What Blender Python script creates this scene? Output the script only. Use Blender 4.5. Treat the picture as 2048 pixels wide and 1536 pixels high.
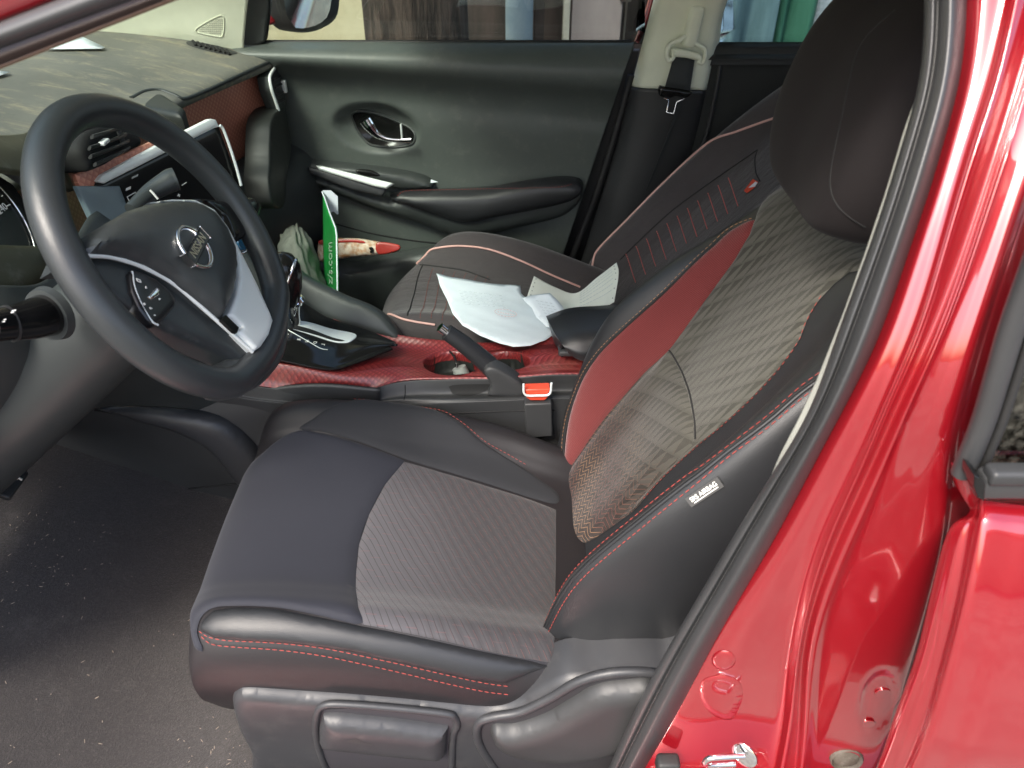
import bpy, bmesh, math, random
import numpy as np
from mathutils import Vector as V, Matrix, geometry, noise

# ---------------------------------------------------------------- camera, light, exposure
for _o in list(bpy.data.objects): bpy.data.objects.remove(_o)
scene = bpy.context.scene
COL = scene.collection
TILT = math.radians(38.0); FPX = 1500.0
CAM = V((0.0, -1.2, 1.43))
cd = bpy.data.cameras.new('camera'); cam = bpy.data.objects.new('camera', cd); COL.objects.link(cam)
cam.location = CAM; cam.rotation_euler = (math.radians(90) - TILT, 0, 0)
cd.sensor_width = 36.0; cd.lens = 36.0 * FPX / 2048.0; cd.clip_start = 0.02; cd.clip_end = 500
cd.dof.use_dof = True; cd.dof.focus_distance = 1.25; cd.dof.aperture_fstop = 9.0
scene.camera = cam
SUN_EL, SUN_AZ = math.radians(52), math.radians(215)
w = bpy.data.worlds.new("World"); scene.world = w; w.use_nodes = True
wn = w.node_tree; wn.nodes.clear()
sky = wn.nodes.new('ShaderNodeTexSky'); sky.sky_type = 'NISHITA'; sky.sun_disc = False
sky.sun_elevation = SUN_EL; sky.sun_rotation = SUN_AZ; sky.dust_density = 4.0; sky.air_density = 1.2
bg = wn.nodes.new('ShaderNodeBackground'); bg.inputs[1].default_value = 0.15
wo = wn.nodes.new('ShaderNodeOutputWorld'); wn.links.new(sky.outputs[0], bg.inputs[0]); wn.links.new(bg.outputs[0], wo.inputs[0])
sd = bpy.data.lights.new('sun', 'SUN'); sd.energy = 1.5; sd.angle = math.radians(14); sd.color = (1, .95, .88)
sun = bpy.data.objects.new('sun', sd); COL.objects.link(sun)
# direction from which the light comes (x back, y across)
sdir = V((math.sin(SUN_AZ) * math.cos(SUN_EL), math.cos(SUN_AZ) * math.cos(SUN_EL), math.sin(SUN_EL)))
sun.rotation_euler = sdir.to_track_quat('Z', 'Y').to_euler()
scene.view_settings.view_transform = 'Standard'; scene.view_settings.look = 'None'
scene.view_settings.exposure = 1.6; scene.view_settings.gamma = 1
scene.view_settings.use_curve_mapping = False

# ---------------------------------------------------------------- projection helpers
cF = V((0, math.cos(TILT), -math.sin(TILT))); cU = V((0, math.sin(TILT), math.cos(TILT))); cR = V((1, 0, 0))
def ray(u, v): return cF * FPX + cR * (u - 1024) + cU * (768 - v)
def P(u, v, y=None, z=None, x=None):
    d = ray(u, v)
    if y is not None: k = (y - CAM.y) / d.y
    elif z is not None: k = (z - CAM.z) / d.z
    else: k = (x - CAM.x) / d.x
    return CAM + d * k
def PL(u, v, o, n):
    d = ray(u, v); return CAM + d * ((o - CAM).dot(n) / d.dot(n))
_C = np.array(CAM); _F = np.array(cF); _U = np.array(cU)
def proj(p):
    d = p - _C; z = d @ _F
    return np.stack([1024 + FPX * d[..., 0] / z, 768 - FPX * (d @ _U) / z], -1), z

# ---------------------------------------------------------------- curve / surface helpers
def crom(p, n, closed=False):
    p = np.array([list(q) for q in p], float); m = len(p)
    if m == 2 and not closed:
        t = np.linspace(0, 1, n)[:, None]; return p[0] * (1 - t) + p[1] * t
    if closed: ext = np.vstack([p[-1], p, p[0], p[1]]); segs = m
    else: ext = np.vstack([2 * p[0] - p[1], p, 2 * p[-1] - p[-2]]); segs = m - 1
    t = np.linspace(0, segs, n, endpoint=not closed)
    i = np.minimum(t.astype(int), segs - 1); f = (t - i)[:, None]
    a, b, c, d = ext[i], ext[i + 1], ext[i + 2], ext[i + 3]
    return .5 * (2 * b + (c - a) * f + (2 * a - 5 * b + 4 * c - d) * f * f + (3 * b - a - 3 * c + d) * f ** 3)
def lin(p, n):
    p = np.array([list(q) for q in p], float)
    L = np.r_[0, np.cumsum(np.linalg.norm(np.diff(p, axis=0), axis=1))]
    t = np.linspace(0, L[-1], n)
    return np.stack([np.interp(t, L, p[:, k]) for k in range(p.shape[1])], -1)

def newobj(name, mesh, mats, parent=None):
    o = bpy.data.objects.new(name, mesh); COL.objects.link(o)
    for m in (mats if isinstance(mats, (list, tuple)) else [mats]): mesh.materials.append(m)
    if parent is not None:
        o.parent = parent
        if parent.type == 'EMPTY': o.location = -parent.location
    return o
def smooth(me, val=True):
    me.polygons.foreach_set('use_smooth', [val] * len(me.polygons))
def tag(o, label=None, cat=None, group=None, kind=None):
    if label: o['label'] = label
    if cat: o['category'] = cat
    if group: o['group'] = group
    if kind: o['kind'] = kind
    return o
def empty(name, loc=(0, 0, 0)):
    o = bpy.data.objects.new(name, None); COL.objects.link(o); o.location = loc; o.empty_display_size = .1; return o
def solid(o, t, off=-1, bev=0):
    m = o.modifiers.new('s', 'SOLIDIFY'); m.thickness = t; m.offset = off
    if bev: bevel(o, bev)
    return o
def bevel(o, wd, seg=3, ang=35):
    m = o.modifiers.new('b', 'BEVEL'); m.width = wd; m.segments = seg; m.limit_method = 'ANGLE'; m.angle_limit = math.radians(ang)
    m.harden_normals = False
    return o

class Surf:
    """smooth surface through a grid of control points; metric coordinates (a along columns, b along rows)"""
    def __init__(s, rows, nr=90, nc=90, closed=False, linear=False):
        A = np.array([[list(p) for p in r] for r in rows], float)
        B = np.stack([crom(A[i], nc) for i in range(A.shape[0])])
        s.G = np.stack([crom(B[:, j], nr) for j in range(nc)], 1)
        s.nr, s.nc = nr, nc; s.setup()
    def setup(s):
        G = s.G
        s.La = float(np.linalg.norm(np.diff(G, axis=1), axis=2).sum(1).mean())
        s.Lb = float(np.linalg.norm(np.diff(G, axis=0), axis=2).sum(0).mean())
        du = np.gradient(G, axis=1); dv = np.gradient(G, axis=0)
        N = np.cross(du, dv); N /= np.linalg.norm(N, axis=2)[..., None] + 1e-12
        s.N = N; s.px, s.z = proj(G)
        m = s.nc // 2; L = np.linalg.norm(np.diff(G, axis=1), axis=2); ca = np.concatenate([np.zeros((s.nr, 1)), np.cumsum(L, 1)], 1); ca -= ca[:, m:m + 1]
        cb = np.r_[0, np.cumsum(np.linalg.norm(np.diff(G[:, m], axis=0), axis=1))]
        s.UV = np.stack([ca, np.repeat(cb[:, None], s.nc, 1)], -1)
        s.sign = 1.0
    def relax(s, n):
        G = s.G.copy()
        for _ in range(n): G[1:-1] = G[1:-1] * .5 + (G[:-2] + G[2:]) * .25
        sg = s.sign; s.G = G; s.setup(); s.sign = sg; return s
    def face(s):
        """make normals point to the camera on average over the visible part"""
        d = _C - s.G
        if (np.sum(d * s.N, axis=2)).mean() < 0: s.sign = -1.0
        return s
    def _bi(s, A, a, b):
        x = min(max(a / s.La, 0), 1) * (s.nc - 1); y = min(max(b / s.Lb, 0), 1) * (s.nr - 1)
        i = min(int(y), s.nr - 2); j = min(int(x), s.nc - 2); fy, fx = y - i, x - j
        return A[i, j] * (1 - fx) * (1 - fy) + A[i, j + 1] * fx * (1 - fy) + A[i + 1, j] * (1 - fx) * fy + A[i + 1, j + 1] * fx * fy
    def ev(s, a, b): return s._bi(s.G, a, b)
    def nrm(s, a, b):
        n = s._bi(s.N, a, b); return n / (np.linalg.norm(n) + 1e-12) * s.sign
    def inv(s, u, v):
        d = (s.px[..., 0] - u) ** 2 + (s.px[..., 1] - v) ** 2
        vis = np.sum((_C - s.G) * s.N * s.sign, axis=2) > 0
        dd = d + np.where(vis, 0, 1e6)
        k = int(np.argmin(dd)); 
        near = dd < dd.min() + 60
        zz = np.where(near, s.z, 1e9); k = int(np.argmin(zz + dd * 1e-4))
        i, j = divmod(k, s.nc)
        a = j / (s.nc - 1) * s.La; b = i / (s.nr - 1) * s.Lb
        e = .003
        for _ in range(6):
            p0, _z = proj(s.ev(a, b)); 
            sa = e if a < s.La - e else -e; sb = e if b < s.Lb - e else -e
            pa, _z = proj(s.ev(a + sa, b)); pb, _z = proj(s.ev(a, b + sb))
            J = np.stack([(pa - p0) / sa, (pb - p0) / sb], 1); r = np.array([u, v]) - p0
            if abs(np.linalg.det(J)) < 1e3: break
            st = np.linalg.solve(J, r); st = np.clip(st, -.01, .01)
            a = min(max(a + st[0], 0), s.La); b = min(max(b + st[1], 0), s.Lb)
        return (a, b)
    def dent(s, u, v, ru, rv, depth, power=2.0, rot=0):
        c, sn = math.cos(rot), math.sin(rot)
        x = s.px[..., 0] - u; y = s.px[..., 1] - v
        r = (((x * c + y * sn) / ru) ** 2 + ((-x * sn + y * c) / rv) ** 2) ** (power / 2)
        k = np.clip(1 - r, 0, 1); k = k * k * (3 - 2 * k)
        s.G = s.G - s.N * s.sign * (k * depth)[..., None]
        sg = s.sign; s.setup(); s.sign = sg
        return s
    def mesh(s, name, mat, parent=None, thick=0, bev=0):
        nr, nc = s.nr, s.nc
        me = bpy.data.meshes.new(name)
        idx = np.arange(nr * nc).reshape(nr, nc)
        f = np.stack([idx[:-1, :-1], idx[:-1, 1:], idx[1:, 1:], idx[1:, :-1]], -1).reshape(-1, 4)
        if s.sign < 0: f = f[:, ::-1]
        me.from_pydata([tuple(p) for p in s.G.reshape(-1, 3)], [], f.tolist())
        uv = me.uv_layers.new(name='UVMap')
        li = np.array([l.vertex_index for l in me.loops]); co = s.UV.reshape(-1, 2)[li]
        uv.data.foreach_set('uv', co.ravel())
        smooth(me); o = newobj(name, me, mat, parent)
        if thick: solid(o, thick)
        return o

class Flat:
    """plane surface: origin o, axes a, b, normal n"""
    sign = 1
    def __init__(s, o, a, b=None, n=None):
        s.o = V(o); s.a = V(a).normalized()
        if n is None: s.b = V(b); s.b = (s.b - s.a * s.b.dot(s.a)).normalized(); s.n = s.a.cross(s.b)
        else: s.n = V(n).normalized(); s.b = s.n.cross(s.a)
        if (CAM - s.o).dot(s.n) < 0: s.n = -s.n
    def ev(s, a, b): return np.array(s.o + s.a * a + s.b * b)
    def nrm(s, a, b): return np.array(s.n)
    def inv(s, u, v):
        p = PL(u, v, s.o, s.n) - s.o; return (p.dot(s.a), p.dot(s.b))
    def up(s, h):
        q = Flat(s.o + s.n * h, s.a, s.b); q.n = s.n; return q

def dseg(p, poly):
    a = poly; b = np.roll(poly, -1, 0); ab = b - a
    t = np.clip(((p - a) * ab).sum(1) / ((ab * ab).sum(1) + 1e-12), 0, 1)
    return np.sqrt(((a + ab * t[:, None] - p) ** 2).sum(1).min())
def inpoly(p, poly):
    x, y = p; a = poly; b = np.roll(poly, -1, 0)
    c = (a[:, 1] > y) != (b[:, 1] > y)
    if not c.any(): return False
    xi = (b[c, 0] - a[c, 0]) * (y - a[c, 1]) / (b[c, 1] - a[c, 1]) + a[c, 0]
    return bool((x < xi).sum() % 2)
def boundary(S, pts, step, sm, px=True):
    q = [S.inv(*p) for p in pts] if px else pts
    if sm: 
        q = crom(q, max(len(q) * 12, 60), True)
    q = np.array(q); q = np.vstack([q, q[:1]])
    L = np.linalg.norm(np.diff(q, axis=0), axis=1).sum()
    if sm: return lin(q, max(int(L / step), 12) + 1)[:-1]
    out = []
    for i in range(len(q) - 1):
        n = max(int(np.linalg.norm(q[i + 1] - q[i]) / step), 1)
        for k in range(n): out.append(q[i] + (q[i + 1] - q[i]) * k / n)
    return np.array(out)
def patch(name, S, pts, mat, parent=None, base=.0008, puff=0, wid=.012, skirt=0, step=.008, sm=True, fn=None, px=True, flatshade=False):
    """a panel with the outline pts laid on the surface S, its edge tucked in and its body raised by puff"""
    B = boundary(S, pts, min(step, max(wid * .7, .002)) if puff else step, sm, px)
    keep = [B[0]]
    for q in B[1:]:
        if np.linalg.norm(q - keep[-1]) > step * .15: keep.append(q)
    if np.linalg.norm(keep[0] - keep[-1]) < step * .15: keep.pop()
    B = np.array(keep)
    lo, hi = B.min(0), B.max(0); inner = []
    nx = int((hi[0] - lo[0]) / step) + 1; ny = int((hi[1] - lo[1]) / step) + 1
    for i in range(nx + 1):
        for j in range(ny + 1):
            p = np.array([lo[0] + i * step + (j % 2) * step * .5, lo[1] + j * step])
            if inpoly(p, B) and dseg(p, B) > step * .45: inner.append(p)
    if puff:
        for fr in (.2, .55):
            d = wid * fr; c = B
            t = np.roll(c, -1, 0) - np.roll(c, 1, 0); t /= np.linalg.norm(t, axis=1)[:, None] + 1e-12
            nn = np.stack([-t[:, 1], t[:, 0]], 1)
            for q in np.vstack([c + nn * d, c - nn * d]):
                if inpoly(q, B) and dseg(q, B) > d * .9: inner.append(q)
    n = len(B); allp = [V(q) for q in B] + [V(q) for q in inner]
    ed = [(i, (i + 1) % n) for i in range(n)]
    vo, eo, fo, _, _, _ = geometry.delaunay_2d_cdt(allp, ed, [list(range(n))], 1, 1e-6)
    vs = []; uvs = []; tex = []
    for q in vo:
        q = np.array(q); d = dseg(q, B); h = base
        if puff:
            k = min(d / wid, 1); h += puff * math.sqrt(max(0, 1 - (1 - k) ** 2))
        if fn: h += fn(q[0], q[1], d)
        vs.append(tuple(S.ev(*q) + S.nrm(*q) * h)); uvs.append(tuple(q)); tex.append(tuple(S._bi(S.UV, *q)) if hasattr(S, 'UV') else tuple(q))
    me = bpy.data.meshes.new(name); faces = [list(f) for f in fo]
    # consistent facing
    if faces:
        f = faces[len(faces) // 2]; a, b, c = [V(vs[k]) for k in f[:3]]
        q = np.mean([uvs[k] for k in f[:3]], axis=0)
        if (b - a).cross(c - a).dot(V(S.nrm(*q))) < 0: faces = [g[::-1] for g in faces]
    if skirt:
        cnt = {}
        for f in faces:
            for k in range(len(f)):
                e = (f[k], f[(k + 1) % len(f)]); cnt[tuple(sorted(e))] = cnt.get(tuple(sorted(e)), []) + [e]
        low = {}
        def lowv(i):
            if i not in low:
                q = uvs[i]; low[i] = len(vs); vs.append(tuple(np.array(vs[i]) - S.nrm(*q) * skirt)); uvs.append(q); tex.append(tex[i])
            return low[i]
        for e in [x[0] for x in cnt.values() if len(x) == 1]:
            faces.append([e[1], e[0], lowv(e[0]), lowv(e[1])])
    me.from_pydata(vs, [], faces)
    uv = me.uv_layers.new(name='UVMap')
    uv.data.foreach_set('uv', np.array([tex[l.vertex_index] for l in me.loops]).ravel())
    smooth(me, not flatshade); o = newobj(name, me, mat, parent)
    if skirt:
        try: me.set_sharp_from_angle(angle=math.radians(50))
        except Exception: pass
    return o

def tube_bm(bm, path, r, n=10, closed=False, cap=True, squash=1.0, side=None):
    pts = [V(p) for p in path]; m = len(pts); rr = r if hasattr(r, '__len__') else [r] * m
    prev = None; rings = []
    for i, p in enumerate(pts):
        if closed: t = pts[(i + 1) % m] - pts[i - 1]
        else: t = pts[min(i + 1, m - 1)] - pts[max(i - 1, 0)]
        t = t.normalized() if t.length > 1e-9 else V((1, 0, 0))
        if side is not None: x = V(side) - t * t.dot(V(side))
        elif prev is None: x = t.orthogonal()
        else: x = prev - t * prev.dot(t)
        if x.length < 1e-6: x = t.orthogonal()
        x.normalize(); prev = x; y = t.cross(x)
        rings.append([bm.verts.new(p + (x * math.cos(k * 2 * math.pi / n) + y * math.sin(k * 2 * math.pi / n) * squash) * rr[i]) for k in range(n)])
    for i in range(m if closed else m - 1):
        a, b = rings[i], rings[(i + 1) % m]
        for k in range(n): bm.faces.new((a[k], a[(k + 1) % n], b[(k + 1) % n], b[k]))
    if cap and not closed:
        bm.faces.new(rings[0][::-1]); bm.faces.new(rings[-1])
def frombm(name, bm, mat, parent, sm=True, sharp=50):
    bmesh.ops.recalc_face_normals(bm, faces=bm.faces)
    me = bpy.data.meshes.new(name); bm.to_mesh(me); bm.free(); smooth(me, sm)
    if sm and sharp:
        try: me.set_sharp_from_angle(angle=math.radians(sharp))
        except Exception: pass
    return newobj(name, me, mat, parent)
def tube(name, path, r, mat, parent=None, n=12, closed=False, res=0, squash=1.0, side=None):
    if res:
        q = crom(path, res, closed)
        if hasattr(r, '__len__'): r = np.interp(np.linspace(0, 1, res), np.linspace(0, 1, len(r)), r)
        path = q
    bm = bmesh.new(); tube_bm(bm, path, r, n, closed, squash=squash, side=side)
    return frombm(name, bm, mat, parent)
def box(name, c, size, mat, parent=None, bev=.003, ax=None):
    """box with optional axes (3 vectors)"""
    bm = bmesh.new(); bmesh.ops.create_cube(bm, size=1.0)
    A = [V(v) for v in (ax or ((1, 0, 0), (0, 1, 0), (0, 0, 1)))]
    for v in bm.verts: v.co = V(c) + A[0] * v.co.x * size[0] + A[1] * v.co.y * size[1] + A[2] * v.co.z * size[2]
    if bev: bmesh.ops.bevel(bm, geom=list(bm.edges), offset=min(bev, min(size) * .45), segments=3, profile=.5, affect='EDGES')
    return frombm(name, bm, mat, parent, True, 40)
def plate(name, pts, ext, mat, parent=None, bev=0, sm=True):
    """solid plate from an outline of 3D points, extruded by vector ext"""
    bm = bmesh.new(); vs = [bm.verts.new(V(p)) for p in pts]; f = bm.faces.new(vs)
    r = bmesh.ops.extrude_face_region(bm, geom=[f])
    for v in [g for g in r['geom'] if isinstance(g, bmesh.types.BMVert)]: v.co += V(ext)
    o = frombm(name, bm, mat, parent, sm, 35)
    if bev: bevel(o, bev)
    return o
def lathe(name, c, axis, prof, mat, parent=None, n=32, ref=None):
    """prof: list of (r, h) about axis through c"""
    ax = V(axis).normalized(); x = (V(ref) - ax * ax.dot(V(ref))).normalized() if ref else ax.orthogonal().normalized(); y = ax.cross(x)
    bm = bmesh.new(); rings = []
    for r, h in prof:
        rings.append([bm.verts.new(V(c) + ax * h + (x * math.cos(k * 2 * math.pi / n) + y * math.sin(k * 2 * math.pi / n)) * max(r, 1e-5)) for k in range(n)])
    for a, b in zip(rings, rings[1:]):
        for k in range(n): bm.faces.new((a[k], a[(k + 1) % n], b[(k + 1) % n], b[k]))
    bmesh.ops.remove_doubles(bm, verts=bm.verts, dist=2e-5)
    return frombm(name, bm, mat, parent, True, 40)
def surfpath(S, pts, res, off=.001, px=True, closed=False):
    q = []
    for p in pts:
        if len(p) == 3: q.append((q[-1][0] + p[1], p[2]))
        else: q.append(S.inv(*p) if px else p)
    q = crom(q, res, closed)
    return [S.ev(*p) + S.nrm(*p) * off for p in q], q
def piping(name, S, pts, r, mat, parent, off=.001, res=80, closed=False):
    p, _ = surfpath(S, pts, res, off, closed=closed); return tube(name, p, r, mat, parent, n=8, closed=closed)
def stitches(name, S, pts, mat, parent, ln=.0055, gap=.0025, r=.0008, off=.0012, zig=0):
    p, _ = surfpath(S, pts, 400, off)
    p = lin(p, 1200); L = np.linalg.norm(np.diff(p, axis=0), axis=1).sum(); bm = bmesh.new()
    n = int(L / (ln + gap))
    for k in range(n):
        i = int(k * (ln + gap) / L * 1199); j = min(int((k * (ln + gap) + ln) / L * 1199), 1199)
        if j <= i: continue
        a, b = V(p[i]), V(p[j]); tube_bm(bm, [a, (a + b) / 2, b], [r * .6, r, r * .6], 5)
    return frombm(name, bm, mat, parent)
def text(name, s, o, xd, yd, size, mat, parent, ext=.0002, squeeze=1.0, align='CENTER', bold=0):
    cu = bpy.data.curves.new(name, 'FONT'); cu.body = s; cu.size = size; cu.extrude = ext; cu.align_x = align; cu.align_y = 'CENTER'; cu.offset = bold
    t = bpy.data.objects.new(name, cu); COL.objects.link(t)
    bpy.context.view_layer.update()
    me = bpy.data.meshes.new_from_object(t.evaluated_get(bpy.context.evaluated_depsgraph_get()))
    bpy.data.objects.remove(t); bpy.data.curves.remove(cu)
    x = V(xd).normalized(); y = V(yd); y = (y - x * x.dot(y)).normalized(); z = x.cross(y)
    for v in me.vertices: v.co = V(o) + x * v.co.x * squeeze + y * v.co.y + z * v.co.z
    me.materials.clear(); smooth(me, False)
    return newobj(name, me, mat, parent)

# ---------------------------------------------------------------- materials
class X:
    nt = None
    def __init__(s, k): s.k = k
    @staticmethod
    def op(o, *a):
        n = X.nt.nodes.new('ShaderNodeMath'); n.operation = o
        for i, q in enumerate(a):
            if isinstance(q, X): X.nt.links.new(q.k, n.inputs[i])
            else: n.inputs[i].default_value = float(q)
        return X(n.outputs[0])
    def __add__(s, b): return X.op('ADD', s, b)
    __radd__ = __add__
    def __sub__(s, b): return X.op('SUBTRACT', s, b)
    def __rsub__(s, b): return X.op('SUBTRACT', b, s)
    def __mul__(s, b): return X.op('MULTIPLY', s, b)
    __rmul__ = __mul__
    def __truediv__(s, b): return X.op('DIVIDE', s, b)
    def fr(s): return X.op('FRACT', s)
    def fl(s): return X.op('FLOOR', s)
    def ab(s): return X.op('ABSOLUTE', s)
    def sin(s): return X.op('SINE', s)
    def lt(s, b): return X.op('LESS_THAN', s, b)
    def gt(s, b): return X.op('GREATER_THAN', s, b)
    def mx(s, b): return X.op('MAXIMUM', s, b)
    def mn(s, b): return X.op('MINIMUM', s, b)
    def cl(s): return X.op('ADD', s, 0).mx(0).mn(1)
    def tri(s): return (s.fr() - .5).ab() * 2
def step01(a, lo, hi):
    n = X.nt.nodes.new('ShaderNodeMapRange'); n.interpolation_type = 'SMOOTHSTEP'
    X.nt.links.new(a.k, n.inputs[0]); n.inputs[1].default_value = lo; n.inputs[2].default_value = hi
    return X(n.outputs[0])
def mix(fac, a, b):
    n = X.nt.nodes.new('ShaderNodeMix'); n.data_type = 'RGBA'
    if isinstance(fac, X): X.nt.links.new(fac.k, n.inputs[0])
    else: n.inputs[0].default_value = fac
    for i, q in ((6, a), (7, b)):
        if isinstance(q, tuple): n.inputs[i].default_value = (*q[:3], 1)
        else: X.nt.links.new(q, n.inputs[i])
    return n.outputs[2]
def noi(scale, detail=3, rough=.5, vec=None, stretch=None, dist=0):
    n = X.nt.nodes.new('ShaderNodeTexNoise'); n.inputs['Scale'].default_value = scale; n.inputs['Detail'].default_value = detail
    n.inputs['Roughness'].default_value = rough; n.inputs['Distortion'].default_value = dist
    tc = X.nt.nodes.new('ShaderNodeTexCoord'); src = tc.outputs['UV' if vec == 'UV' else 'Object']
    if stretch:
        m = X.nt.nodes.new('ShaderNodeMapping'); m.inputs['Scale'].default_value = stretch[:3]
        if len(stretch) > 3: m.inputs['Rotation'].default_value = stretch[3]
        X.nt.links.new(src, m.inputs[0]); src = m.outputs[0]
    X.nt.links.new(src, n.inputs['Vector']); return X(n.outputs[0])
def uvxy():
    tc = X.nt.nodes.new('ShaderNodeTexCoord'); s = X.nt.nodes.new('ShaderNodeSeparateXYZ'); X.nt.links.new(tc.outputs['UV'], s.inputs[0])
    return X(s.outputs[0]), X(s.outputs[1])
def objxyz():
    tc = X.nt.nodes.new('ShaderNodeTexCoord'); s = X.nt.nodes.new('ShaderNodeSeparateXYZ'); X.nt.links.new(tc.outputs['Object'], s.inputs[0])
    return X(s.outputs[0]), X(s.outputs[1]), X(s.outputs[2])
def new(name):
    m = bpy.data.materials.new(name); m.use_nodes = True; X.nt = m.node_tree
    return m, m.node_tree.nodes['Principled BSDF']
def setb(b, col=None, rough=.5, metal=0, coat=0, sheen=0, spec=.5, height=None, hs=.3, hd=.001):
    if isinstance(col, tuple): b.inputs['Base Color'].default_value = (*col[:3], 1)
    elif col is not None: X.nt.links.new(col, b.inputs['Base Color'])
    if isinstance(rough, X): X.nt.links.new(rough.k, b.inputs['Roughness'])
    else: b.inputs['Roughness'].default_value = rough
    b.inputs['Metallic'].default_value = metal; b.inputs['Coat Weight'].default_value = coat; b.inputs['Coat Roughness'].default_value = .04
    b.inputs['Sheen Weight'].default_value = sheen; b.inputs['Sheen Roughness'].default_value = .4
    b.inputs['Specular IOR Level'].default_value = spec
    if height is not None:
        n = X.nt.nodes.new('ShaderNodeBump'); n.inputs['Strength'].default_value = hs; n.inputs['Distance'].default_value = hd
        X.nt.links.new(height.k, n.inputs['Height']); X.nt.links.new(n.outputs[0], b.inputs['Normal'])
def mat_plastic(name, col, rough=.5, grain=900, gs=.15, dust=0.0, spec=.5, coat=0, dustcol=(.3, .29, .26)):
    m, b = new(name); g = noi(grain, 2, .6); big = noi(9, 4, .6)
    c = mix(big, tuple(k * .82 for k in col), tuple(k * 1.18 for k in col))
    if dust:
        d = step01(noi(26, 6, .72), .5, .75) * dust; c = mix(d, c, dustcol)
    r = big * .12 + (rough - .06)
    setb(b, c, r, spec=spec, coat=coat, height=g, hs=gs, hd=.0006); return m
def mat_leather(name, col, rough=.42, scale=520, hs=.16):
    m, b = new(name)
    v = X.nt.nodes.new('ShaderNodeTexVoronoi'); v.feature = 'DISTANCE_TO_EDGE'; v.inputs['Scale'].default_value = scale
    tc = X.nt.nodes.new('ShaderNodeTexCoord'); X.nt.links.new(tc.outputs['Object'], v.inputs['Vector'])
    h = X(v.outputs['Distance']).mn(.25) * 2 + noi(22, 3) * .8
    big = noi(7, 4, .6)
    setb(b, mix(big, tuple(k * .85 for k in col), tuple(k * 1.15 for k in col)), big * .15 + (rough - .07), height=h, hs=hs, hd=.0012, spec=.5); return m
def mat_metal(name, col=(.8, .8, .8), rough=.12):
    m, b = new(name); setb(b, col, noi(60, 3) * .08 + rough, metal=1); return m
def mat_cloth(name, col, col2=None, scale=1400, rough=.85, sheen=.15, hs=.4):
    m, b = new(name); x, y = uvxy()
    wv = (x * scale).sin() * (y * scale).sin()
    col2 = col2 or tuple(k * 1.35 for k in col)
    big = noi(14, 4, .6)
    c = mix(step01(wv, -.6, .9), col, col2); c = mix(big * .35, c, tuple(k * .7 for k in col))
    setb(b, c, rough, sheen=sheen, height=wv + noi(30, 3) * 2, hs=hs, hd=.0006, spec=.25); return m

M = {}
M['leather'] = mat_leather('black_leather', (.019, .020, .022), .40)
M['side_leather'] = mat_leather('side_leather', (.0155, .014, .0155), .46)
M['bolster_cloth'] = mat_cloth('bolster_cloth', (.022, .023, .026), (.03, .031, .035), 2600, sheen=.08, hs=.12)
M['head_cloth'] = mat_cloth('headrest_cloth', (.0145, .012, .0125), (.019, .016, .0165), 3800, sheen=.04, hs=.08)
M['thigh'] = mat_cloth('thigh_fabric', (.023, .024, .032), (.029, .031, .04), 2600, rough=.75, sheen=.15, hs=.06)
M['red_thread'] = mat_plastic('red_thread', (.28, .045, .037), .7)
M['tan_thread'] = mat_plastic('tan_thread', (.32, .17, .09), .7)
M['dark_thread'] = mat_plastic('seam_black', (.012, .012, .012), .8)
M['plastic'] = mat_plastic('black_plastic', (.034, .035, .036), .5, 1100, .2)
M['door'] = mat_plastic('door_plastic', (.078, .09, .082), .44, 750, .3, dust=.12)
M['door_dark'] = mat_plastic('door_dark_plastic', (.034, .039, .038), .45, 900, .25)
M['trim_grey'] = mat_plastic('seat_trim_plastic', (.035, .036, .039), .42, 1300, .25, dust=.06)
M['rim'] = mat_leather('wheel_rim_plastic', (.030, .034, .036), .33, 640)
M['hub'] = mat_leather('wheel_hub_plastic', (.036, .041, .042), .36, 640)
M['gloss'] = mat_plastic('gloss_black', (.009, .009, .009), .16, 40, .0, spec=.35)
M['pad_black'] = mat_plastic('pad_black', (.012, .012, .013), .28, 40, .0)
M['satin'] = mat_metal('satin_silver', (.78, .82, .80), .32)
M['satin'].node_tree.nodes['Principled BSDF'].inputs['Metallic'].default_value = .15
M['chrome'] = mat_metal('chrome', (.85, .85, .85), .04)
M['steel'] = mat_metal('steel', (.45, .43, .4), .25)
M['beige'] = mat_plastic('pale_trim_plastic', (.74, .77, .62), .55, 800, .1)
M['rubber'] = mat_plastic('rubber_seal', (.04, .041, .042), .4, 500, .15, spec=.6)
M['rubber_dark'] = mat_plastic('dark_rubber', (.02, .02, .02), .6)
M['white_ink'] = mat_plastic('white_ink', (.75, .75, .72), .6)
M['dark'] = mat_plastic('dark_void', (.008, .008, .008), .8)
M['buckle_red'] = mat_plastic('buckle_red', (.65, .07, .03), .3)
M['belt'] = mat_cloth('belt_webbing', (.034, .038, .039), None, 2200, .6)
M['piping'] = mat_plastic('pink_piping', (.60, .35, .31), .5)
M['piping_red'] = mat_plastic('red_piping', (.55, .06, .05), .5)

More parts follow.
